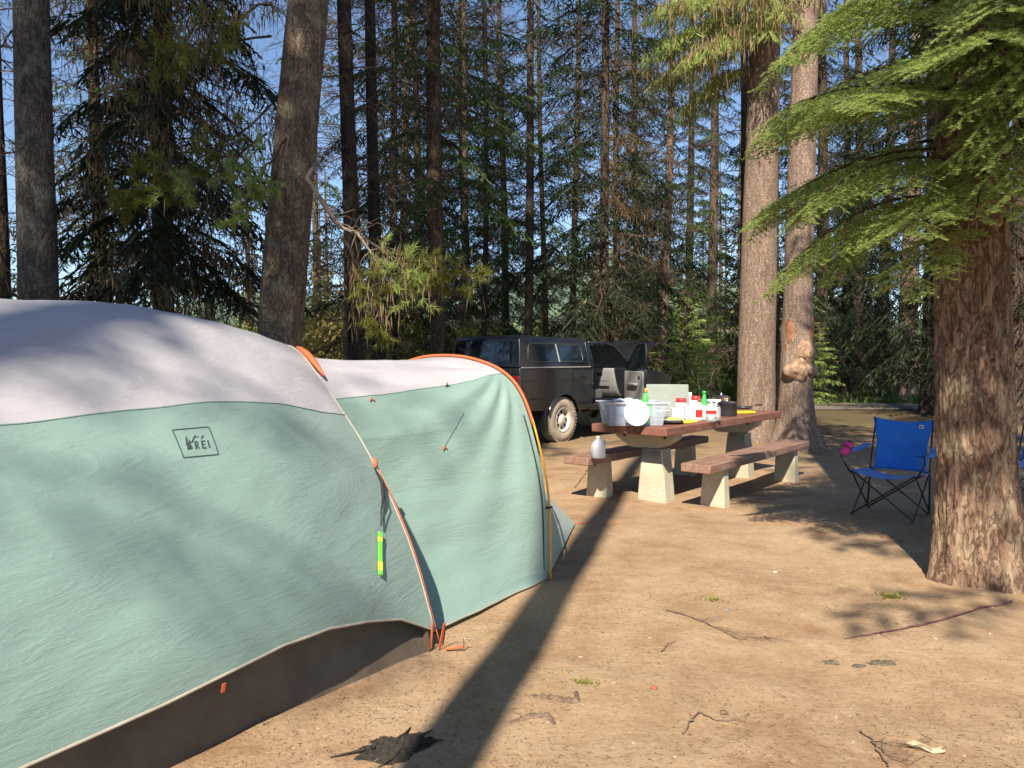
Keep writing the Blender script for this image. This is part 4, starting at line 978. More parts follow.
    b = MB(); b.add([(.88, -.62, 1.38), (.88, .62, 1.38), (.84, .58, 1.74), (.84, -.58, 1.74)], [(0, 1, 2, 3)]); b.build('cab_rear_window', glass, T, solid=.006)
    b = MB(); b.add([(.98, .82, 1.34), (2.1, .80, 1.34), (1.72, .72, 1.72), (.98, .72, 1.74)], [(0, 1, 2, 3)]); b.build('far_side_window', glass, T, solid=.006)
    # interior
    b = MB()
    def dash(u, v):
        y = (u - .5) * 1.5; a_ = v * 1.9; return (1.98 - .20 * math.cos(a_ - .3) + .08 * (v - .5), y, 1.30 - .55 * v + .05 * math.sin(v * 6))
    b.grid(dash, 20, 14); d_ = b.build('dashboard', grey, T, smooth=True, solid=.02)
    b = MB(); b.box((1.765, -.40, 1.20), (.02, .13, .09)); b.build('air_vent', trim, d_, bevel=.004)
    b = MB(); b.box((1.735, -.40, 1.045), (.02, .46, .012)); b.build('glovebox_line', trim, d_)
    b = MB(); b.lathe([(.17 + .016 * math.cos(a_), .016 * math.sin(a_)) for a_ in np.linspace(0, 6.283, 9)], (1.62, .38, 1.18), 24, Matrix.Rotation(R(-65), 3, 'Y')); b.build('steering_wheel', trim, T, smooth=True)
    for y in (-.40, .40):
        b = MB(); b.box((1.25, y, .80), (.52, .52, .20)); b.box((1.03, y, 1.13), (.14, .50, .62), m=Matrix.Rotation(R(-12), 3, 'Y')); b.box((.98, y, 1.5), (.10, .26, .18)); b.build('seat', plain('seat_cloth', (.10, .095, .09), .9, .1), T, bevel=.04)
    # canopy over the bed
    def cano(zb, z):      # taper with height
        f = (z - 1.33) / .55; return W * .985 - .10 * f
    b = MB(); n = 12
    x0, x1, x2, x3 = -1.20, .79, .77, -1.08
    sec = []
    for f in (0, .12, .82, .93, 1.0):
        z = 1.335 + .55 * f; hw = cano(0, z) - (.07 if f == 1 else (.012 if f > .9 else 0)); xb = -1.20 + .10 * f + (.05 if f == 1 else 0); xf = .79 - .03 * f - (.05 if f == 1 else 0)
        sec.append([(xb, -hw, z - (.0)), (xf, -hw, z - .01 * f), (xf, hw, z - .01 * f), (xb, hw, z)])
    for s_ in sec: b.v += s_
    for i in range(len(sec) - 1):
        for k in range(4): b.f.append((i * 4 + k, i * 4 + (k + 1) % 4, i * 4 + 4 + (k + 1) % 4, i * 4 + 4 + k))
    k = (len(sec) - 1) * 4; b.f.append((k, k + 1, k + 2, k + 3)); b.f.append((3, 2, 1, 0)); cn = b.build('canopy', paint, T, bevel=.03, seg=3)
    for sy in (-1, 1):
        def P(x, z, o=.004): return (x, sy * (cano(0, z) + o), z)
        fr = MB(); X0, X1, Z0, Z1 = -.98, .60, 1.43, 1.745
        pts = [(X0 + .05, Z0), (X1 - .04, Z0), (X1, Z0 + .05), (X1 - .03, Z1 - .04), (X1 - .08, Z1), (X0 + .12, Z1), (X0 + .06, Z1 - .05), (X0, Z0 + .05)]
        fr.tube([P(x, z, .004) for x, z in pts + pts[:2]], .013, 6, cap=False); f_ = fr.build('canopy_window_frame', plain('window_frame_grey', (.05, .05, .05), .4, .05, bump=0), cn, smooth=True)
        g = MB(); g.add([P(x, z, .006) for x, z in pts], [tuple(range(len(pts)))]); g.build('canopy_glass', glass, cn)
        g = MB(); g.tube([P(-.12, Z0 + .0, .012), P(-.17, Z1, .012)], .012, 6); g.build('window_divider', plain('divider_grey', (.35, .35, .33), .4, .05, bump=0), cn)
        g = MB(); g.box((-.2, sy * (W + .002), 1.338), (1.99, .02, .022)); g.build('rail_trim', silver, cn, bevel=.004)
        g = MB(); g.box((-.75, sy * (W + .001), .80), (.42, .006, .035)); g.build('side_moulding', trim, T)
        g = MB(); g.box((.66, sy * (W + .001), .80), (.26, .006, .035)); g.build('side_moulding', trim, T)
    b = MB(); b.add([(-1.212, -.62, 1.42), (-1.212, .62, 1.42), (-1.148, .58, 1.80), (-1.148, -.58, 1.80)], [(0, 1, 2, 3)]); b.build('rear_hatch_glass', glass, cn, solid=.008)
    # tailgate, bumper, lamps
    b = MB(); b.box((-1.235, 0, 1.0), (.04, 1.36, .58)); tg_ = b.build('tailgate', paint, T, bevel=.012)
    b = MB(); b.box((-1.26, 0, 1.17), (.03, .22, .06)); b.build('handle', trim, tg_, bevel=.006)
    b = MB(); b.box((-1.36, 0, .60), (.18, 1.66, .17)); b.build('rear_bumper', chrome, T, bevel=.03)
    for sy in (-1, 1):
        b = MB(); b.box((-1.232, sy * .775, 1.02), (.04, .15, .36)); b.build('tail_lamp', red, T, bevel=.012)
        b = MB(); b.box((-.545, sy * .74, .42), (.02, .27, .42)); b.build('mudflap', trim, T, bevel=.005)
    for sy in (-1, 1):          # arch flares, body crease, panel gap, fuel flap
        for cx in (0, 3.02):
            b = MB(); b.tube([(x_, sy * (W + .004), z_) for x_, z_ in arc(cx, .475, 162, 14, 20)], .022, 8); b.build('arch_flare', paint, T, smooth=True)
        b = MB(); b.tube([(-1.2, sy * (W + .001), 1.12), (.78, sy * (W + .001), 1.12)], .009, 6); b.build('body_crease', paint, T, smooth=True)
        b = MB(); b.box((.795, sy * (W - .003), .95), (.012, .02, .72)); b.build('panel_gap', dark, T)
        b = MB(); b.tube([(-1.2, sy * (W - .002), 1.345), (.76, sy * (W - .002), 1.345)], .008, 6); b.build('gasket', dark, cn, smooth=True)
    b = MB(); b.box((.40, -W - .002, 1.17), (.15, .012, .14)); b.build('fuel_flap', paint, T, bevel=.005)
    b = MB(); b.box((-1.19, -.66, .50), (.10, .05, .06)); b.build('tow_bracket', dark, T)
    # wheels
    def wheel(x, y):
        sy = -1 if y < 0 else 1; Rm = Matrix.Rotation(R(90) * -sy, 3, 'X'); wd_ = .25
        w_ = MB(); pr = [(.215, -.10), (.24, -.125), (.33, -.128), (.375, -.11), (.398, -.075), (.402, 0), (.398, .075), (.375, .11), (.33, .128), (.24, .125), (.215, .10)]
        w_.lathe(pr, (x, y, .40), 40, Rm); o = w_.build('wheel', tyre, T, smooth=True)
        r_ = MB(); r_.lathe([(.222, .11), (.215, .125), (.20, .10), (.19, .05), (.10, .075), (.075, .10), (.04, .11), (0.001, .11)], (x, y, .40), 32, Rm); r_.build('rim', rimm, o, smooth=True)
        h = MB()
        for k in range(8):
            a_ = k * math.pi / 4; p = Rm @ Vector((.135 * math.cos(a_), .135 * math.sin(a_), .068)) + Vector((x, y, .40)); h.lathe([(.001, .004), (.030, .004), (.030, -.004)], p, 10, Rm)
        h.build('rim_holes', dark, o)
        for k in range(6):
            a_ = k * math.pi / 3; p = Rm @ Vector((.055, 0, .105)) 
        t_ = MB()
        for k in range(40):
            a_ = k * math.pi / 20
            for zz in (-.07, .07):
                q = Matrix.Rotation(a_, 3, 'Z'); p = q @ Vector((.400, 0, zz)); t_.box(Rm @ p + Vector((x, y, .40)), (.016, .035, .07), m=Rm @ q)
        t_.build('tread', tyre, o)
        return o
    for x in (0, 3.02):
        for y in (-.72, .72): wheel(x, y)
    b = MB(); b.tube([(0, -.7, .40), (0, .7, .40)], .05, 10); b.lathe([(.001, -.14), (.12, -.08), (.14, 0), (.12, .08), (.001, .14)], (0, .1, .40), 16); b.build('axle', dark, T)
    b = MB(); b.box((1.2, 0, .52), (4.6, 1.0, .10)); b.build('chassis', dark, T)
    for x in (0, 3.02):
        b = MB(); b.box((x, 0, .75), (.99, 1.55, .12)); b.build('wheel_well', dark, T)
    # open passenger door
    H = Vector((2.04, -.85, 0)); ang = R(180 + 52)          # direction of the door from its hinge, local
    dr = Vector((math.cos(ang), math.sin(ang), 0)); nr = Vector((-dr.y, dr.x, 0))      # nr: which side is outward
    if nr.x < 0: pass
    Mx = Matrix((dr, nr, Vector((0, 0, 1)))).transposed()
    def Dp(x, z, o): return H + dr * x + nr * o + Vector((0, 0, z))
    L = 1.10
    side = [(0, .60), (L - .05, .58), (L, .66), (L, 1.30), (0, 1.30)]
    inn = -1 if (Vector((0, 1, 0)).dot(nr) > 0) else 1
    b = MB(); m_ = len(side); b.add([Dp(x, z, -.03) for x, z in side] + [Dp(x, z, .03) for x, z in side], [tuple(range(m_)), tuple(range(2 * m_ - 1, m_ - 1, -1))] + [(i, i + m_, (i + 1) % m_ + m_, (i + 1) % m_) for i in range(m_)])
    D = b.build('passenger_door', paint, T, bevel=.015)
    cs = 1 if nr.x < 0 else -1        # inner card faces the rear of the truck
    b = MB(); b.box(Dp(L / 2, .95, cs * .045), (L - .10, .03, .60), m=Mx); cd_ = b.build('door_card', grey, D, bevel=.012)
    b = MB(); b.box(Dp(L * .5, 1.0, cs * .085), (.5, .06, .05), m=Mx); b.build('armrest', grey, D, bevel=.015)
    b = MB(); b.box(Dp(L * .80, 1.14, cs * .066), (.09, .02, .035), m=Mx); b.build('inner_handle', trim, D, bevel=.005)
    b = MB(); b.tube([Dp(.0, 1.30, 0), Dp(.26, 1.50, .0), Dp(.56, 1.71, .0), Dp(.70, 1.755, .0), Dp(1.0, 1.77, .0), Dp(1.06, 1.74, .0), Dp(1.10, 1.30, 0)], [.024] * 7, 8); b.build('window_frame', trim, D, smooth=True)
    b = MB(); b.add([Dp(.03, 1.31, 0), Dp(1.09, 1.31, 0), Dp(1.05, 1.74, 0), Dp(.70, 1.745, 0), Dp(.56, 1.70, 0)], [(0, 1, 2, 3, 4)]); b.build('door_glass', glass, D, solid=.005)
    b = MB(); b.box(Dp(.10, 1.34, -cs * .13), (.06, .20, .14), m=Mx); b.build('door_mirror', trim, D, bevel=.02)
    # things on the passenger seat are a pale cloth bundle
    return T
def glass_clear():
    g = N('windscreen_glass'); g.pbr((.02, .03, .035), .03, None, .9); g.p.inputs['Alpha'].default_value = .45; return g.m
make_truck()
def seat_bundle():
    rg = random.Random(4); b = MB(); c = Vector((.30, 14.05, 0)) + Matrix.Rotation(R(49), 3, 'Z') @ Vector((1.2, -.40, 1.02)).to_3d()
    def fn(u, v):
        th = u * 6.283; ph = v * math.pi; r = 1 + .25 * noise.noise(Vector((math.cos(th) * 2, math.sin(th) * 2, ph * 1.5)))
        return c + Vector((.16 * math.sin(ph) * math.cos(th) * r, .16 * math.sin(ph) * math.sin(th) * r, .13 * math.cos(ph) * r))
    b.grid(fn, 24, 14); o = b.build('cloth_bundle', plain('white_cloth', (.62, .55, .58), .9, .08), None, smooth=True)
    tag(o, 'crumpled pale cloth bundle on the truck passenger seat', 'cloth')
seat_bundle()

# ------------------------------------------------------------------ picnic table and benches
TAX = Vector((math.sin(R(39.5)), math.cos(R(39.5)), 0)); TPX = Vector((TAX.y, -TAX.x, 0))   # along, and to the right across
def wood_mat(name, base, hi):
    a = N(name); c = a.coord(scale=(.5, 7, 7)); f = a.noise(c, 5, 8, .7, .8); f2 = a.noise(a.coord(), 2.5, 5)
    col = a.ramp(f, [(.3, base), (.65, hi)]); col = a.mix(a.ramp(f2, [(.5, (0, 0, 0)), (.8, (.5, .5, .5))]), col, (.36, .27, .21))
    return a.pbr(col, .7, a.bump(f, .5, .006), .3).m
WOOD = wood_mat('red_stained_wood', (.12, .048, .033), (.24, .105, .072)); WOOD_G = wood_mat('weathered_bench_wood', (.13, .065, .045), (.32, .195, .14))
a_ = N('concrete'); c_ = a_.coord(); f1 = a_.noise(c_, 3, 6, .7); f2 = a_.noise(c_, 60, 6, .8)
CONC = a_.pbr(a_.mix(a_.ramp(f2, [(.3, (.6, .6, .6)), (.6, (0, 0, 0))]), a_.ramp(f1, [(.3, (.44, .385, .27)), (.7, (.60, .55, .42))]), (.3, .24, .16)), .95, a_.bump(a_.math('ADD', f2, f1), .7, .012), .15).m
DARKM = plain('bolt_iron', (.03, .028, .026), .6, .1)
RZ_T = math.atan2(TAX.y, TAX.x)
def slab(name, mat, parent, x0, x1, y0, y1, z0, z1, bevel=.008, n=1, gap=.008):
    """n boards side by side, each its own part"""
    wd = (y1 - y0 - gap * (n - 1)) / n
    for i in range(n):
        b = MB(); ya = y0 + i * (wd + gap); b.box(((x0 + x1) / 2, ya + wd / 2, (z0 + z1) / 2), (x1 - x0, wd, z1 - z0)); b.build(name, mat, parent, bevel=bevel)
def concrete_leg(parent, x, yb, yt, th, z0, z1, y=0, thb=None):
    """tapering slab: yb half width at the base, yt at the top"""
    thb = thb or th * 1.12; b = MB()
    P = [(x - thb / 2, y - yb, z0), (x + thb / 2, y - yb, z0), (x + thb / 2, y + yb, z0), (x - thb / 2, y + yb, z0), (x - th / 2, y - yt, z1), (x + th / 2, y - yt, z1), (x + th / 2, y + yt, z1), (x - th / 2, y + yt, z1)]
    b.add(P, [(0, 3, 2, 1), (4, 5, 6, 7), (0, 1, 5, 4), (1, 2, 6, 5), (2, 3, 7, 6), (3, 0, 4, 7)]); return b.build('leg', CONC, parent, bevel=.014)
def table():
    NR = Vector((1.517, 7.44, 0)); L = 3.12; W_ = .88
    c = NR - TPX * W_ / 2
    T = empty('picnic_table', c, RZ_T, 'long picnic table with reddish plank top on tapered concrete pedestals', 'table')
    slab('plank', WOOD, T, 0, L, -W_ / 2, W_ / 2, .725, .81, n=3, gap=.004)
    for x in (.42, L - .55):
        b = MB()      # pedestal, wide at the base, narrow in the middle, with a cross head
        prof_ = [(.0, .175), (.30, .145), (.57, .115), (.58, .115)]
        n_ = len(prof_)
        for z, h in prof_: b.v += [(x - .10, -h - .10, z - .03), (x + .10, -h - .10, z - .03), (x + .10, h - .10, z - .03), (x - .10, h - .10, z - .03)]
        for i in range(n_ - 1):
            for k in range(4): b.f.append((i * 4 + k, i * 4 + (k + 1) % 4, i * 4 + 4 + (k + 1) % 4, i * 4 + 4 + k))
        b.f.append((3, 2, 1, 0)); q = (n_ - 1) * 4; b.f.append((q, q + 1, q + 2, q + 3)); leg = b.build('leg', CONC, T, bevel=.016)
        b = MB(); hw = .36; b.add([(x - .075, -hw, .72), (x - .075, hw, .72), (x - .075, hw, .66), (x - .075, .17, .552), (x - .075, -.17, .552), (x - .075, -hw, .66), (x + .075, -hw, .72), (x + .075, hw, .72), (x + .075, hw, .66), (x + .075, .17, .552), (x + .075, -.17, .552), (x + .075, -hw, .66)],
              [(0, 1, 2, 3, 4, 5), (11, 10, 9, 8, 7, 6)] + [(i, i + 6, (i + 1) % 6 + 6, (i + 1) % 6) for i in range(6)]); b.build('cross_head', CONC, T, bevel=.012)
        for y in (-.24, .24):
            b = MB(); b.lathe([(.001, .012), (.014, .01), (.016, 0)], (x - .077, y, .675), 10, Matrix.Rotation(R(-90), 3, 'Y')); b.build('bolt', DARKM, leg)
    return T
TABLE = table()
def bench(corner, L, lab, legs=(.30, None), name='picnic_bench', mat=None):
    c = corner - TPX * .15
    T = empty(name, c, RZ_T, lab, 'bench')
    slab('plank', WOOD_G, T, 0, L, -.155, .155, .385, .47, n=1, bevel=.01)
    for x in (.46, L - .36):
        lg = concrete_leg(T, x, .135, .115, .12, -.04, .384, thb=.15)
        b = MB(); b.lathe([(.001, .012), (.012, .01), (.014, 0)], (x - .062, 0.02, .34), 10, Matrix.Rotation(R(-90), 3, 'Y')); b.build('bolt', DARKM, lg)
bench(Vector((1.89, 7.24, 0)), 2.85, 'near side picnic bench, low plank on two pale concrete slabs beside the open dirt')
bench(Vector((.78, 7.80, 0)), 2.85, 'far side picnic bench carrying the white plastic jug, beyond the table')
def tpt(x, y, z=.79): return Vector((1.517, 7.44, 0)) - TPX * .45 + TAX * x - TPX * y + Vector((0, 0, z))   # x along, y to the left
def onT(px, py, z=.812):    # a spot of the tabletop plane
    return G(px, py, z)
def clear_plastic(name, col, alpha):
    a = N(name); a.pbr(col, .35, None, .5); a.p.inputs['Alpha'].default_value = alpha; return a.m
def bottle(name, lab, cat, p, prof_, mat, cap=None, capmat=None, band=None, bandmat=None, bandname='label_band', group=None):
    prof_, cap, band = [[(r * 1.25, z * 1.2) for r, z in q] if q else q for q in (prof_, cap, band)]
    o = empty(name, p, 0, lab, cat, group); b = MB(); b.lathe(prof_, n=20, cap=True); b.build('body', mat, o, smooth=True, bevel=0)
    if cap: b = MB(); b.lathe(cap, n=16, cap=True); b.build('lid', capmat, o, smooth=True)
    if band: b = MB(); b.lathe(band, n=20); b.build(bandname, bandmat, o, smooth=True)
    return o
WHITE = plain('white_plastic', (.80, .80, .78), .4, .03, bump=0); REDP = plain('red_plastic', (.62, .03, .03), .35, .05, bump=0); GRN = plain('green_plastic', (.04, .36, .08), .35, .05, bump=0)
YEL = plain('yellow_plastic', (.80, .52, .03), .4, .05, bump=0); BLK = plain('black_metal', (.035, .035, .038), .4, .1, bump=0); STL = plain('steel', (.62, .62, .63), .22, .05, bump=0, metal=1)
LIM = plain('lime_plastic', (.55, .68, .12), .5, .05, bump=0); BLUEG = plain('blue_print', (.2, .35, .6), .5, .1, bump=0)
def on_table():
    # storage tub
    p0 = onT(607, 428); a = RZ_T - math.pi / 2 + R(12)
    p = onT(632, 424.5); o = empty('storage_tub', p, R(6) , 'large clear plastic storage tub at the near end of the table', 'tub')
    tub = clear_plastic('clear_tub', (.58, .63, .72), .30)
    w0, w1, d0, d1, h = .27, .31, .18, .21, .235
    b = MB()
    for (w_, d_, z) in ((w0, d0, .004), (w1, d1, h)): b.v += [(-w_, -d_, z), (w_, -d_, z), (w_, d_, z), (-w_, d_, z)]
    b.f = [(3, 2, 1, 0)] + [(k, (k + 1) % 4, 4 + (k + 1) % 4, 4 + k) for k in range(4)]; b.build('tub_wall', tub, o, solid=.004)
    b = MB()
    for (cx, cy, dx, dy) in ((0, -d1 - .008, 2 * w1 + .05, .028), (0, d1 + .008, 2 * w1 + .05, .028), (-w1 - .008, 0, .028, 2 * d1), (w1 + .008, 0, .028, 2 * d1)): b.box((cx, cy, h), (dx, dy, .014))
    b.build('rim', clear_plastic('tub_rim', (.7, .74, .8), .6), o, bevel=.003)
    cont = [((-.12, .02, .10), (.16, .2, .17), BLUEG, 'box', 'blue printed packet inside the clear tub'), ((.14, .03, .11), (.12, .18, .2), GRN, 'packet', 'green packet inside the clear tub'), ((.02, .05, .09), (.12, .2, .16), WHITE, 'packet', 'white packet inside the clear tub')]
    for c_, d_, m_, nm, lb in cont:
        k = Matrix.Rotation(R(6), 3, 'Z') @ Vector(c_) + p; bb = MB(); bb.box(k, d_, rz=.2); q = bb.build(nm, m_, None, bevel=.01); tag(q, lb, nm)
    bb = MB(); bb.tube([p + Vector((.14, .05, .14)), p + Vector((.145, .05, .26)), p + Vector((.15, .05, .33))], [.035, .035, .015], 12); q = bb.build('bottle', plain('lime_green', (.08, .5, .1), .4, .05, bump=0), None, smooth=True); tag(q, 'green bottle with orange cap poking out of the clear tub', 'bottle')
    bb = MB(); bb.tube([p + Vector((.15, .05, .33)), p + Vector((.152, .05, .375))], [.02, .014], 12); bb.build('cap', plain('orange_cap', (.8, .35, .05), .4, .05, bump=0), q, smooth=True)
    bb = MB(); bb.grid(lambda u, v: p + Vector((-.20 + .24 * u, -.12 + .2 * v, .25 + .02 * math.sin(u * 7) * math.cos(v * 5))), 8, 8); q = bb.build('cloth', plain('pale_blue_cloth', (.55, .62, .72), .9), None, smooth=True, solid=.02); tag(q, 'pale folded cloth on top of the clear tub', 'cloth')
    # white round plate leaning on its front
    q = p + Vector((.0, -.27, .135)); bb = MB(); Rm = Matrix.Rotation(R(6), 3, 'Z') @ Matrix.Rotation(R(78), 3, 'X')
    bb.lathe([(.001, 0), (.10, .0), (.105, .004), (.127, .016), (.13, .019), (.115, .010), (.001, .006)], q, 40, Rm); k = bb.build('plate', WHITE, None, smooth=True); tag(k, 'white round plate leaning upright against the clear tub', 'plate')
    # plates flat
    q = onT(670, 423.5); bb = MB(); bb.lathe([(.001, .0), (.10, .0), (.14, .022), (.143, .024), (.10, .012), (.001, .008)], q, 32); k = bb.build('bowl', BLK, None, smooth=True); tag(k, 'dark shallow bowl under the white plate by the clear tub', 'bowl')
    bb = MB(); bb.lathe([(.001, .025), (.09, .025), (.135, .042), (.137, .045), (.09, .034), (.001, .032)], q + Vector((0, 0, .0)), 32); k = bb.build('plate', WHITE, None, smooth=True); tag(k, 'white plate lying on the dark bowl by the clear tub', 'plate')
    bb = MB(); bb.box(q + Vector((.05, 0, .052)), (.14, .12, .02), rz=.5, taper=.9); k = bb.build('sponge', LIM, None, bevel=.008); tag(k, 'lime yellow sponge on the stacked plate', 'sponge')
    # camp stove with raised lid
    q = onT(668, 416.5); o = empty('camp_stove', q, R(-8), 'camp stove with its grey green lid raised behind the clear tub', 'stove')
    st = plain('grey_green_enamel', (.24, .27, .235), .4, .05)
    bb = MB(); bb.box((0, 0, .045), (.50, .30, .09)); bb.build('body', st, o, bevel=.012)
    bb = MB(); bb.box((0, .16, .225), (.50, .02, .30), m=Matrix.Rotation(R(-8), 3, 'X')); bb.build('lid', st, o, bevel=.012)
    for x in (-.12, .12):
        bb = MB(); bb.lathe([(.03, .092), (.05, .10), (.05, .106), (.03, .108)], (x, 0, 0), 16); bb.build('burner', BLK, o)
    for x in (-.12, .12):
        bb = MB(); bb.lathe([(.001, .02), (.016, .018), (.018, 0)], (x, -.15, .045), 12, Matrix.Rotation(R(90), 3, 'X')); bb.build('knob', BLK, o)
    # cartons and tubs
    def carton(px, py, d, mt, nm, lb, rz=0.2, z=0, printed=None):
        q = onT(px, py); o = empty(nm, q + Vector((0, 0, z)), rz, lb, nm.replace('_', ' ').split()[-1]); bb = MB(); bb.box((0, 0, d[2] / 2), d); bb.build('body', mt, o, bevel=.006)
        if printed: bb = MB(); bb.box((0, -d[1] / 2 - .001, d[2] * .55), (d[0] * .6, .004, d[2] * .4)); bb.build('printed_panel', printed, o)
        return o
    carton(677, 420.5, (.13, .09, .14), WHITE, 'tissue_box', 'small white box just right of the stacked plates', .1)
    carton(694, 419.5, (.24, .11, .16), WHITE, 'food_carton', 'wide white carton in front of the red topped jars', .15)
    carton(687, 414.5, (.10, .06, .27), plain('pale_blue_carton', (.68, .74, .82), .5, .03, bump=0), 'milk_carton', 'tall pale blue carton behind the white boxes', .3)
    carton(712, 414, (.2, .08, .18), WHITE, 'paper_roll_pack', 'white paper pack behind the green bottle', .2)
    for px, py, r, h, lb in ((681, 418.0, .05, .14, 'red lidded jar left of the wide white carton'), (695.5, 416.2, .045, .15, 'taller red lidded jar above the wide white carton')):
        bottle('jar', lb, 'jar', onT(px, py), [(r * .9, 0), (r, .01), (r, h), (r * .8, h + .012)], WHITE, [(r * .95, h + .012), (r * .98, h + .02), (r * .95, h + .05), (.001, h + .052)], REDP)
    bottle('sauce_bottle', 'slim white bottle with a red cap right of the wide white carton', 'bottle', onT(699, 420.5), [(.028, 0), (.03, .01), (.03, .13), (.012, .17)], WHITE, [(.016, .17), (.014, .20), (.001, .205)], REDP, [(.0305, .03), (.0305, .1)], REDP)
    bottle('soda_bottle', 'green bottle standing among the jars', 'bottle', onT(704, 418.5), [(.034, 0), (.038, .02), (.038, .15), (.016, .21), (.014, .235)], GRN, [(.018, .235), (.018, .26), (.001, .262)], GRN, [(.0385, .08), (.0385, .12)], WHITE)
    gl = clear_plastic('clear_glass', (.75, .8, .8), .35)
    bottle('glass_jar', 'clear glass jar with dark feet right of the green bottle', 'jar', onT(711, 421.5), [(.04, 0), (.045, .012), (.045, .13), (.036, .15), (.036, .165)], gl, [(.038, .165), (.038, .18), (.001, .182)], STL, [(.0455, .07), (.0455, .10)], REDP)
    bottle('glass_jar', 'second clear glass jar nearer the table edge with dark contents', 'jar', onT(716, 420.5), [(.036, 0), (.04, .012), (.04, .11), (.034, .13)], gl, [(.036, .13), (.036, .142), (.001, .144)], STL, [(.034, .004), (.034, .03)], BLK)
    for px, py, lb, rz in ((686, 423.2, 'yellow snack pouch at the table edge near the stacked plates', .3), (692, 422.2, 'flat yellow packet in front of the wide white carton', -.1)):
        q = onT(px, py); bb = MB(); bb.box(q + Vector((0, 0, .016)), (.13, .08, .03), rz=rz, taper=.7); k = bb.build('snack_packet', YEL, None, bevel=.01); tag(k, lb, 'packet')
    # pots
    def pot(px, py, r, h, mt, lb, lid=None, hd=True):
        q = onT(px, py); o = empty('cooking_pot', q, .6, lb, 'pot'); bb = MB(); bb.lathe([(.001, .002), (r * .95, .0), (r, .012), (r, h), (r + .006, h + .003), (r - .004, h), (r - .005, .012)], n=32); bb.build('body', mt, o, smooth=True)
        if lid: bb = MB(); bb.lathe([(r, h + .004), (r * .7, h + .022), (.014, h + .03), (.012, h + .045), (.022, h + .055), (.001, h + .06)], n=32); bb.build('lid', lid, o, smooth=True)
        if hd: bb = MB(); bb.tube([(-r, 0, h * .8), (-r - .06, 0, h * .85), (-r - .15, 0, h * .82)], [.009, .011, .012], 8); bb.build('handle', BLK, o, smooth=True)
    pot(727, 415.8, .115, .15, BLK, 'black cooking pot with a steel lid on the middle of the table', STL)
    pot(721, 412.5, .11, .19, STL, 'shiny steel pot behind the black cooking pot', STL, False)
    q = onT(743, 411.8); o = empty('frying_pan', q + Vector((0, 0, .035)), .3, 'small black frying pan propped near the yellow tray', 'pan'); bb = MB(); bb.lathe([(.001, .0), (.09, 0), (.115, .035), (.112, .035), (.088, .004), (.001, .004)], n=28); bb.build('body', BLK, o, smooth=True)
    bb = MB(); bb.tube([(.11, 0, .03), (.2, .0, .05), (.28, 0, .05)], [.008, .01, .01], 8); bb.build('handle', BLK, o, smooth=True)
    q = onT(743, 413.5); bb = MB(); bb.box(q + Vector((0, 0, .016)), (.26, .14, .03), rz=.35, taper=1.08); k = bb.build('tray', YEL, None, bevel=.008); tag(k, 'bright yellow tray at the far part of the table beneath the black pan', 'tray')
    # green cloth sheet at the near end under the tub
    # water jug on the far bench
    p = G(598, 458, .472); o = empty('plastic_jug', p, .3, 'translucent white plastic jug on the far bench', 'jug'); o.scale = (.88, .88, .88)
    jm = N('jug_plastic'); jm.pbr((.74, .77, .80), .35, None, .4); jm = jm.translucent((.75, .8, .85), .4).m
    b = MB(); n = 24
    for r, z in [(.001, .0), (.065, .0), (.075, .012), (.076, .12), (.072, .155), (.05, .195), (.024, .222), (.02, .24)]:
        for k in range(n):
            a2 = 2 * math.pi * k / n; sq = (abs(math.cos(a2)) ** 4 + abs(math.sin(a2)) ** 4) ** -.25; sq = 1 + (sq - 1) * (1 if .005 < z < .17 else .2); b.v.append((r * sq * math.cos(a2), r * sq * math.sin(a2), z))
    for i in range(7):
        for k in range(n): b.f.append((i * n + k, i * n + (k + 1) % n, (i + 1) * n + (k + 1) % n, (i + 1) * n + k))
    b.build('body', jm, o, smooth=True)
    b = MB(); b.lathe([(.023, .238), (.023, .256), (.001, .258)], n=16); b.build('cap', WHITE, o, smooth=True)
    b = MB(); b.tube([(.035, 0, .21), (.085, 0, .2), (.095, 0, .15), (.07, 0, .11)], [.011, .012, .012, .01], 8); b.build('handle', jm, o, smooth=True)
on_table()
# pale log and rock pile at the foot of the thick pale trunk
def log():
    b = MB(); p = G(752, 441); q = p + Vector((1.1, .9, .28)); pts = [p + Vector((-.35, -.25, .16)), p + Vector((0, 0, .20)), p + Vector((.4, .3, .24)), p + Vector((.65, .55, .36)), p + Vector((.75, .66, .55))]
    b.tube(pts, [.17, .19, .18, .15, .12], 16); o = b.build('root_log', M['bark_pale'], None, smooth=True); tag(o, 'pale barkless log lying at the foot of the thick pale trunk', 'log')
log()

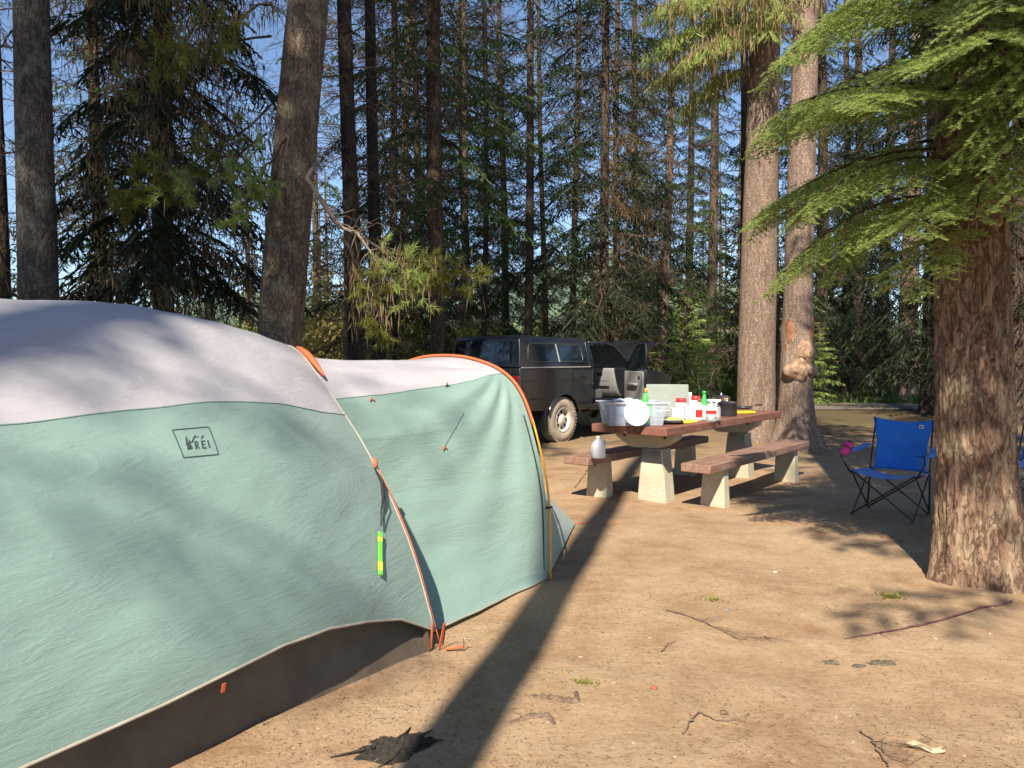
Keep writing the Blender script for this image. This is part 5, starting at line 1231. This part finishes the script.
# ------------------------------------------------------------------ folding camp chairs
def chair(loc, rz, lab, cup=True, bagcol=None):
    """faces local -y"""
    T = empty('camp_chair', loc, rz, lab, 'chair', 'blue folding camp chairs')
    a = N('blue_canvas'); c = a.coord(); f = a.noise(c, 4, 5, .6); f2 = a.noise(a.coord(scale=(1, 1, .3)), 9, 4)
    a.pbr(a.ramp(f, [(.3, (.012, .16, .62)), (.7, (.02, .23, .80))]), .6, a.bump(f2, .4, .02), .35, **{'Sheen_Weight': .3}); a.translucent((.03, .2, .7), .12); blue = a.m
    blk = plain('black_tube', (.02, .02, .022), .35, .1, bump=0); grey = plain('grey_tube', (.4, .4, .4), .4, .1, bump=0)
    hw, fd, bd, sz = .27, -.24, .22, .43
    def tube(name, pts, r, mt=blk, k=8): b = MB(); b.tube(pts, r, k); return b.build(name, mt, T, smooth=True)
    for s in (-1, 1):
        tube('rear_post', [(s * (hw + .01), bd - .02, .02), (s * (hw + .0), bd + .02, .45), (s * (hw - .01), bd + .13, .90)], .009)
        tube('side_brace', [(s * (hw), fd, .02), (s * (hw), bd, .40)], .008)
        tube('side_brace', [(s * (hw + .012), bd, .02), (s * (hw + .012), fd, .42)], .008)
        tube('arm_post', [(s * (hw + .02), fd, .40), (s * (hw + .10), fd - .04, .56), (s * (hw + .08), fd - .01, .62)], .008)
        for y in (fd, bd):
            b = MB(); b.lathe([(.001, .03), (.016, .028), (.02, 0), (.001, 0)], (s * hw, y, 0), 10, cap=False); b.build('foot', blk, T)
        # arm sling
        b = MB(); b.grid(lambda u, v, s=s: (s * (hw + .03 + .05 * math.sin(u * 3.1)) + s * (v - .5) * .085, fd - .03 + (bd + .08 - fd) * u, .625 - .045 * math.sin(math.pi * u) + .02 * u), 10, 4); b.build('armrest', blue, T, smooth=True, solid=.006)
    for y in (fd, bd):
        tube('cross_brace', [(-hw, y, .02), (hw, y + .012, .42)], .008); tube('cross_brace', [(hw, y - .012, .02), (-hw, y, .42)], .008)
    # seat sling
    def seat(u, v):
        x = (u - .5) * 2 * (hw + .01); y = fd - .02 + (bd - fd + .02) * v
        return (x, y, .435 - .055 * (1 - (2 * u - 1) ** 2) - .03 * v + .015 * (1 - v) ** 3 * 0)
    b = MB(); b.grid(seat, 20, 14); b.build('seat', blue, T, smooth=True, solid=.006)
    def back(u, v):
        wv = hw - .05 + .05 * v ** 2.5 + .02 * (1 - v) ** 3 + .035 * max(0, v - .55)
        x = (u - .5) * 2 * wv; z = .40 + .50 * v
        return (x, bd + .01 + .115 * v + .075 * (1 - (2 * u - 1) ** 2) * (1 - .45 * v) + .012 * noise.noise(Vector((u * 3, v * 5, 3))), z - .03 * (1 - (2 * u - 1) ** 2) * v ** 4 + .012 * (2 * u - 1) ** 2 * v)
    b = MB(); b.grid(back, 20, 20); bk = b.build('backrest', blue, T, smooth=True, solid=.006)
    q = Vector(back(.80, .88)); q.y -= .012
    b = MB(); b.box(q, (.042, .004, .034)); lb_ = b.build('logo_patch', plain('patch_white', (.6, .62, .65), .6, .05, bump=0), bk)
    b = MB(); b.box(q + Vector((0, -.003, -.002)), (.026, .003, .012)); b.build('patch_mark', blk, lb_)
    # mesh cup holder on the right arm
    b = MB(); b.lathe([(.038, -.09), (.045, 0.), (.047, .005)], (hw + .05, fd + .06, .60), 18); b.lathe([(.001, -.09), (.038, -.09)], (hw + .05, fd + .06, .60), 18); b.build('cup_holder', blue if True else blk, T, smooth=True)
    return T
CH1 = Vector((3.62, 7.22, 0))
FACE = math.atan2(-.72, -.69)       # direction the chair looks
chair(CH1, FACE + math.pi / 2, 'blue folding camp chair holding the pink can, standing between the bench and the red-barked tree')
chair(Vector((5.42, 7.9, 0)), FACE + math.pi / 2 - .35, 'blue folding camp chair half cut off by the right edge behind the red-barked tree')
def can():
    Rz = Matrix.Rotation(FACE + math.pi / 2, 3, 'Z'); p = CH1 + Rz @ Vector((-.31, -.29, .64)); Rm = Matrix.Rotation(R(28), 3, 'Y')
    pk = plain('pink_sleeve', (.75, .03, .25), .5, .08, bump=0)
    o = empty('drink_can', p, 0, 'can in a pink sleeve lying tilted on the left arm of the blue chair', 'can')
    b = MB(); b.lathe([(.001, -.065), (.036, -.065), (.038, -.055), (.038, .055), (.036, .06)], (0, 0, 0), 20, Rm); b.build('sleeve', pk, o, smooth=True)
    b = MB(); b.lathe([(.032, .058), (.03, .075), (.001, .073)], (0, 0, 0), 20, Rm); b.build('can_top', BLK, o, smooth=True)
    b = MB(); b.lathe([(.0385, .0), (.0385, .022)], (0, 0, 0), 20, Rm); b.build('dark_band', plain('dark_pink', (.25, .01, .08), .5, .05, bump=0), o, smooth=True)
can()

# ------------------------------------------------------------------ things on the ground
def gz(p): return Vector((p.x, p.y, ground_h(p.x, p.y)))
def stick(pts, rad, name, lab, cat, mat, twigs=0, seed=1, tl=.12, lift=.008):
    rg = random.Random(seed); P = [gz(G(*q)) + Vector((0, 0, lift)) for q in pts]
    fine = []
    for i in range(len(P) - 1):
        for k in range(5): fine.append(P[i].lerp(P[i + 1], k / 5) + Vector((rg.gauss(0, .004), rg.gauss(0, .006), abs(rg.gauss(0, .003)))))
    fine.append(P[-1]); n = len(fine); b = MB(); b.tube(fine, [rad * (1 - .7 * i / n) for i in range(n)], 6)
    for i in range(twigs):
        p = fine[rg.randrange(int(n * .3), n)]; d = (fine[-1] - fine[0]).normalized(); a = rg.uniform(-1.2, 1.2)
        d = Matrix.Rotation(a, 3, 'Z') @ d; q = p + d * tl * rg.uniform(.4, 1); q2 = q + Matrix.Rotation(rg.uniform(-.8, .8), 3, 'Z') @ d * tl * .5
        q.z += rg.uniform(0, .02); b.tube([p, q, q2], [rad * .45, rad * .3, rad * .12], 4)
    o = b.build(name, mat, None, smooth=True); tag(o, lab, cat); return o
tw = plain('fallen_twig', (.17, .11, .08), .9, .25, 30, .2); pu = plain('purple_bark', (.16, .06, .06), .6, .25, 9, .2)
stick([(1012, 603), (980, 610), (930, 624), (880, 634), (845, 640)], .007, 'fallen_branch', 'long straight reddish purple stick lying on the dirt near the red-barked tree', 'stick', pu, 3, 4, .10)
stick([(665, 611), (690, 618), (715, 628), (740, 640), (770, 638)], .0045, 'fallen_branch', 'fine forked twig in the middle of the open dirt', 'stick', tw, 16, 6, .13)
stick([(683, 736), (692, 722), (699, 713), (715, 720), (745, 722)], .0045, 'fallen_branch', 'small bent twig near the bottom middle of the open dirt', 'stick', tw, 2, 7, .06)
stick([(890, 766), (880, 750), (872, 738), (885, 752), (908, 762)], .004, 'fallen_branch', 'brushy twig at the bottom edge of the photo', 'stick', tw, 9, 8, .12)
stick([(662, 652), (668, 645), (676, 641)], .004, 'fallen_branch', 'tiny curved twig left of the fine forked twig', 'stick', tw, 0, 9)
stick([(575, 488), (586, 474), (592, 462)], .006, 'fallen_branch', 'short twig on the dirt beside the far bench leg', 'stick', tw, 1, 9)
stick([(860, 728), (875, 738), (895, 742), (930, 738)], .004, 'fallen_branch', 'thin pale twig at the bottom right of the open dirt', 'stick', tw, 4, 19, .1)
def root(pts, r, lab, seed):
    P = [gz(G(*q)) + Vector((0, 0, -r * .25)) for q in pts]; b = MB(); fine = []
    for i in range(len(P) - 1):
        for k in range(8): fine.append(P[i].lerp(P[i + 1], k / 8) + Vector((0, noise.noise(Vector((i * 3 + k * .7, seed, 0))) * .014, noise.noise(Vector((i * 5 + k * .9, seed, 5))) * .010)))
    n = len(fine); b.tube(fine, [r * (.5 + .8 * math.sin(math.pi * (i + 1) / (n + 1))) * (1 + .4 * noise.noise(Vector((i * .6, seed, 9)))) for i in range(n)], 8)
    o = b.build('tree_root', plain('root_bark', (.15, .10, .065), .95, .3, 30, .8, 60, .008), None, smooth=True); tag(o, lab, 'root')
root([(525, 697), (548, 699), (565, 703), (577, 703), (576, 692)], .016, 'hooked tree root breaking the dirt just below the green weed', 1)
root([(510, 724), (530, 718), (548, 717), (556, 727)], .014, 'worn root stub in the dirt below the hooked root', 2)
def dark_root():
    p0 = gz(G(398, 748)); o = empty('dark_root_clump', p0, 0, 'black crumbled root clump in the dirt at the bottom by the trunk shadow', 'root')
    rg = random.Random(3); mt = plain('dark_root', (.03, .023, .016), .95, .4, 60, .9, 90, .012); b = MB()  # plain dark tone for the clump of root debris
    def fn(u, v):
        th = u * 6.2832; r = v * (1 + .55 * noise.noise(Vector((math.cos(th) * 1.6, math.sin(th) * 1.6, 3))))
        x, y = .15 * r * math.cos(th) + .05 * r * math.sin(th), .10 * r * math.sin(th); hz = .02 * (1 - v * v) * (1 + 1.2 * noise.noise(Vector((x * 45, y * 45, 1)))) + .006 * noise.noise(Vector((x * 130, y * 130, 1))) - .003
        return (x, y, hz)
    b.grid(fn, 60, 26); b.build('root_mass', mt, o, smooth=False)
    for i, (x0, y0, x1, y1) in enumerate(((.04, .03, .12, .12), (-.02, .02, .03, .14), (-.08, -.03, -.24, -.09), (.02, -.05, -.05, -.16), (.08, .0, .17, .04))):
        MB().tube([(x0, y0, .012), ((x0 + x1) / 2 + .015, (y0 + y1) / 2, .012), (x1, y1, .004)], [.006, .005, .002], 6).build('rootlet', mt, o, smooth=True)
dark_root()
def weed(px, py, n, r, lab, seed, sz=.02):
    rg = rng_(seed); p = gz(G(px, py)); P = rg.normal(size=(n, 3)) * np.array([r, r * .6, .004]) + np.array([p.x, p.y, p.z + .008])
    D = unit(rg.normal(size=(n, 3)) * np.array([1, 1, .3]) + np.array([0, 0, .35])); tri = flat_blades(P, P + D * (sz * rg.uniform(.6, 1.5, n))[:, None], sz * .55, np.array([0, 0, 1.]))
    tri[:, :, 2] = np.maximum(tri[:, :, 2], p.z + .001)
    o = bpy.data.objects.new('weed', np_mesh('weed', tri, M['leaf_lime'])); link(o); tag(o, lab, 'weed')
weed(584, 684, 90, .035, 'small green weed by the hooked root', 1, .014)
weed(566, 671, 30, .03, 'sparse pale green sprig above the hooked root', 2, .01)
weed(714, 600, 50, .035, 'green sprig at the upper left of the fine forked twig', 3, .02)
weed(890, 597, 60, .04, 'bright green clover sprig near the base of the red-barked tree', 4, .03)
weed(611, 661, 12, .02, 'faint green sprout in the dirt beyond the small weed', 5, .012)
def moss(px, py, lab, s, seed, col=(.13, .105, .065)):
    p = gz(G(px, py)); b = MB(); rg = random.Random(seed)
    def fn(u, v):
        th = u * 6.283; r = s * v * (1 + .5 * noise.noise(Vector((math.cos(th) * 1.5, math.sin(th) * 1.5, seed)))); return p + Vector((r * math.cos(th), .55 * r * math.sin(th), .006 * (1 - v * v) + .004 * noise.noise(Vector((r * 60, th * 4, 1))) - .001))
    b.grid(fn, 26, 8); o = b.build('dry_moss', plain('dry_moss', col, .95, .4, 60, .9, 90, .01), None, smooth=True); tag(o, lab, 'moss')
moss(884, 662, 'dark dry moss patch right of the pair in the open dirt', .075, 1); moss(860, 664, 'small dark moss patch in the middle of the open dirt', .04, 2); moss(831, 659, 'dark moss patch left of the others in the open dirt', .055, 3); moss(727, 610, 'tiny grey lichen patch by the fine forked twig', .03, 4, (.2, .19, .16))
def cone(px, py, lab, s, col, seed):
    p = gz(G(px, py)); b = MB(); rg = random.Random(seed)
    def fn(u, v):
        th = u * 6.283; q = v * math.pi; r = s * math.sin(q) * (1 + .15 * math.sin(th * 8 + q * 9)); return p + Vector((s * 1.5 * math.cos(q), r * math.cos(th), s * .6 + r * math.sin(th) * .8))
    b.grid(fn, 24, 14); o = b.build('fir_cone', plain('cone_scale', col, .8, .3, 40, .6, 60, .004), None, smooth=True); tag(o, lab, 'cone')
cone(654, 689, 'reddish fir cone lying alone left of the small bent twig', .011, (.32, .09, .04), 1)
cone(724, 713, 'brown fir cone above the small bent twig', .012, (.17, .10, .06), 2)
cone(775, 572, 'pale pebble like cone at the edge of the chair shade', .011, (.5, .4, .3), 3)
def barkchip():
    p = gz(G(925, 746)); b = MB(); b.grid(lambda u, v: p + Vector(((u - .5) * .11 + .01 * math.sin(v * 9), (v - .5) * .035 * (1 - .6 * abs(u - .5)) - (u - .5) * .05, .012 + .008 * math.sin(u * 7) + .006 * v)), 12, 5)
    o = b.build('bark_chip', plain('pale_chip', (.42, .32, .2), .9, .3, 40, .5), None, smooth=True, solid=.006); tag(o, 'pale splintered bark chip at the bottom right of the dirt', 'bark chip')
barkchip()
def litter():
    rg = rng_(7); n = 26000; Y = 2.2 + 12 * rg.random(n) ** 1.4; X = rg.uniform(-.5, .75, n) * Y
    den = np.array([noise.fractal(Vector((x * .9, y * .9, 7)), 1, 2, 3) for x, y in zip(X, Y)]); keep = den + rg.random(n) * .6 > .12; X, Y = X[keep], Y[keep]; n = len(X)
    Z = np.array([ground_h(x, y) for x, y in zip(X, Y)]) + .003; P = np.stack([X, Y, Z], -1); a = rg.random(n) * 6.28; L = rg.uniform(.006, .032, n) * (1 + 1.2 * (rg.random(n) > .97))
    D = np.stack([np.cos(a), np.sin(a), rg.normal(size=n) * .06], -1)
    tri = flat_blades(P, P + D * L[:, None], rg.uniform(.002, .006, n), np.array([0, 0, 1.]))
    lit = leafmat('litter', [(.05, .03, .018), (.12, .065, .035), (.26, .14, .07), (.5, .38, .24)], .05, .9)
    o = bpy.data.objects.new('needle_litter', np_mesh('needle_litter', tri, lit)); link(o); tag(o, 'dry needles and bark crumbs scattered over the dirt', 'litter', kind='stuff')
    # pebbles and clods
    n = 1500; Y = 2.2 + 12 * rg.random(n) ** 1.3; X = rg.uniform(-.5, .75, n) * Y; b = MB()
    ico = [(0, 0, 1), (.9, 0, .1), (.28, .85, .1), (-.73, .53, .1), (-.73, -.53, .1), (.28, -.85, .1)]
    for x, y in zip(X, Y):
        s = .003 + .011 * rg.random() ** 3; z = ground_h(x, y); an = rg.random() * 6.28; c, s_ = math.cos(an), math.sin(an); vs = []
        for q in ico:
            k = s * rg.uniform(.7, 1.3); vs.append((x + (q[0] * c - q[1] * s_) * k, y + (q[0] * s_ + q[1] * c) * k * .9, z - .001 + q[2] * k * .6))
        b.add(vs, [(0, 1, 2), (0, 2, 3), (0, 3, 4), (0, 4, 5), (0, 5, 1)])
    o = b.build('pebbles', plain('pebble', (.36, .26, .18), .9, .35, 3, .3), None, smooth=True); tag(o, 'small pebbles and clods in the dirt', 'pebbles', kind='stuff')
litter()
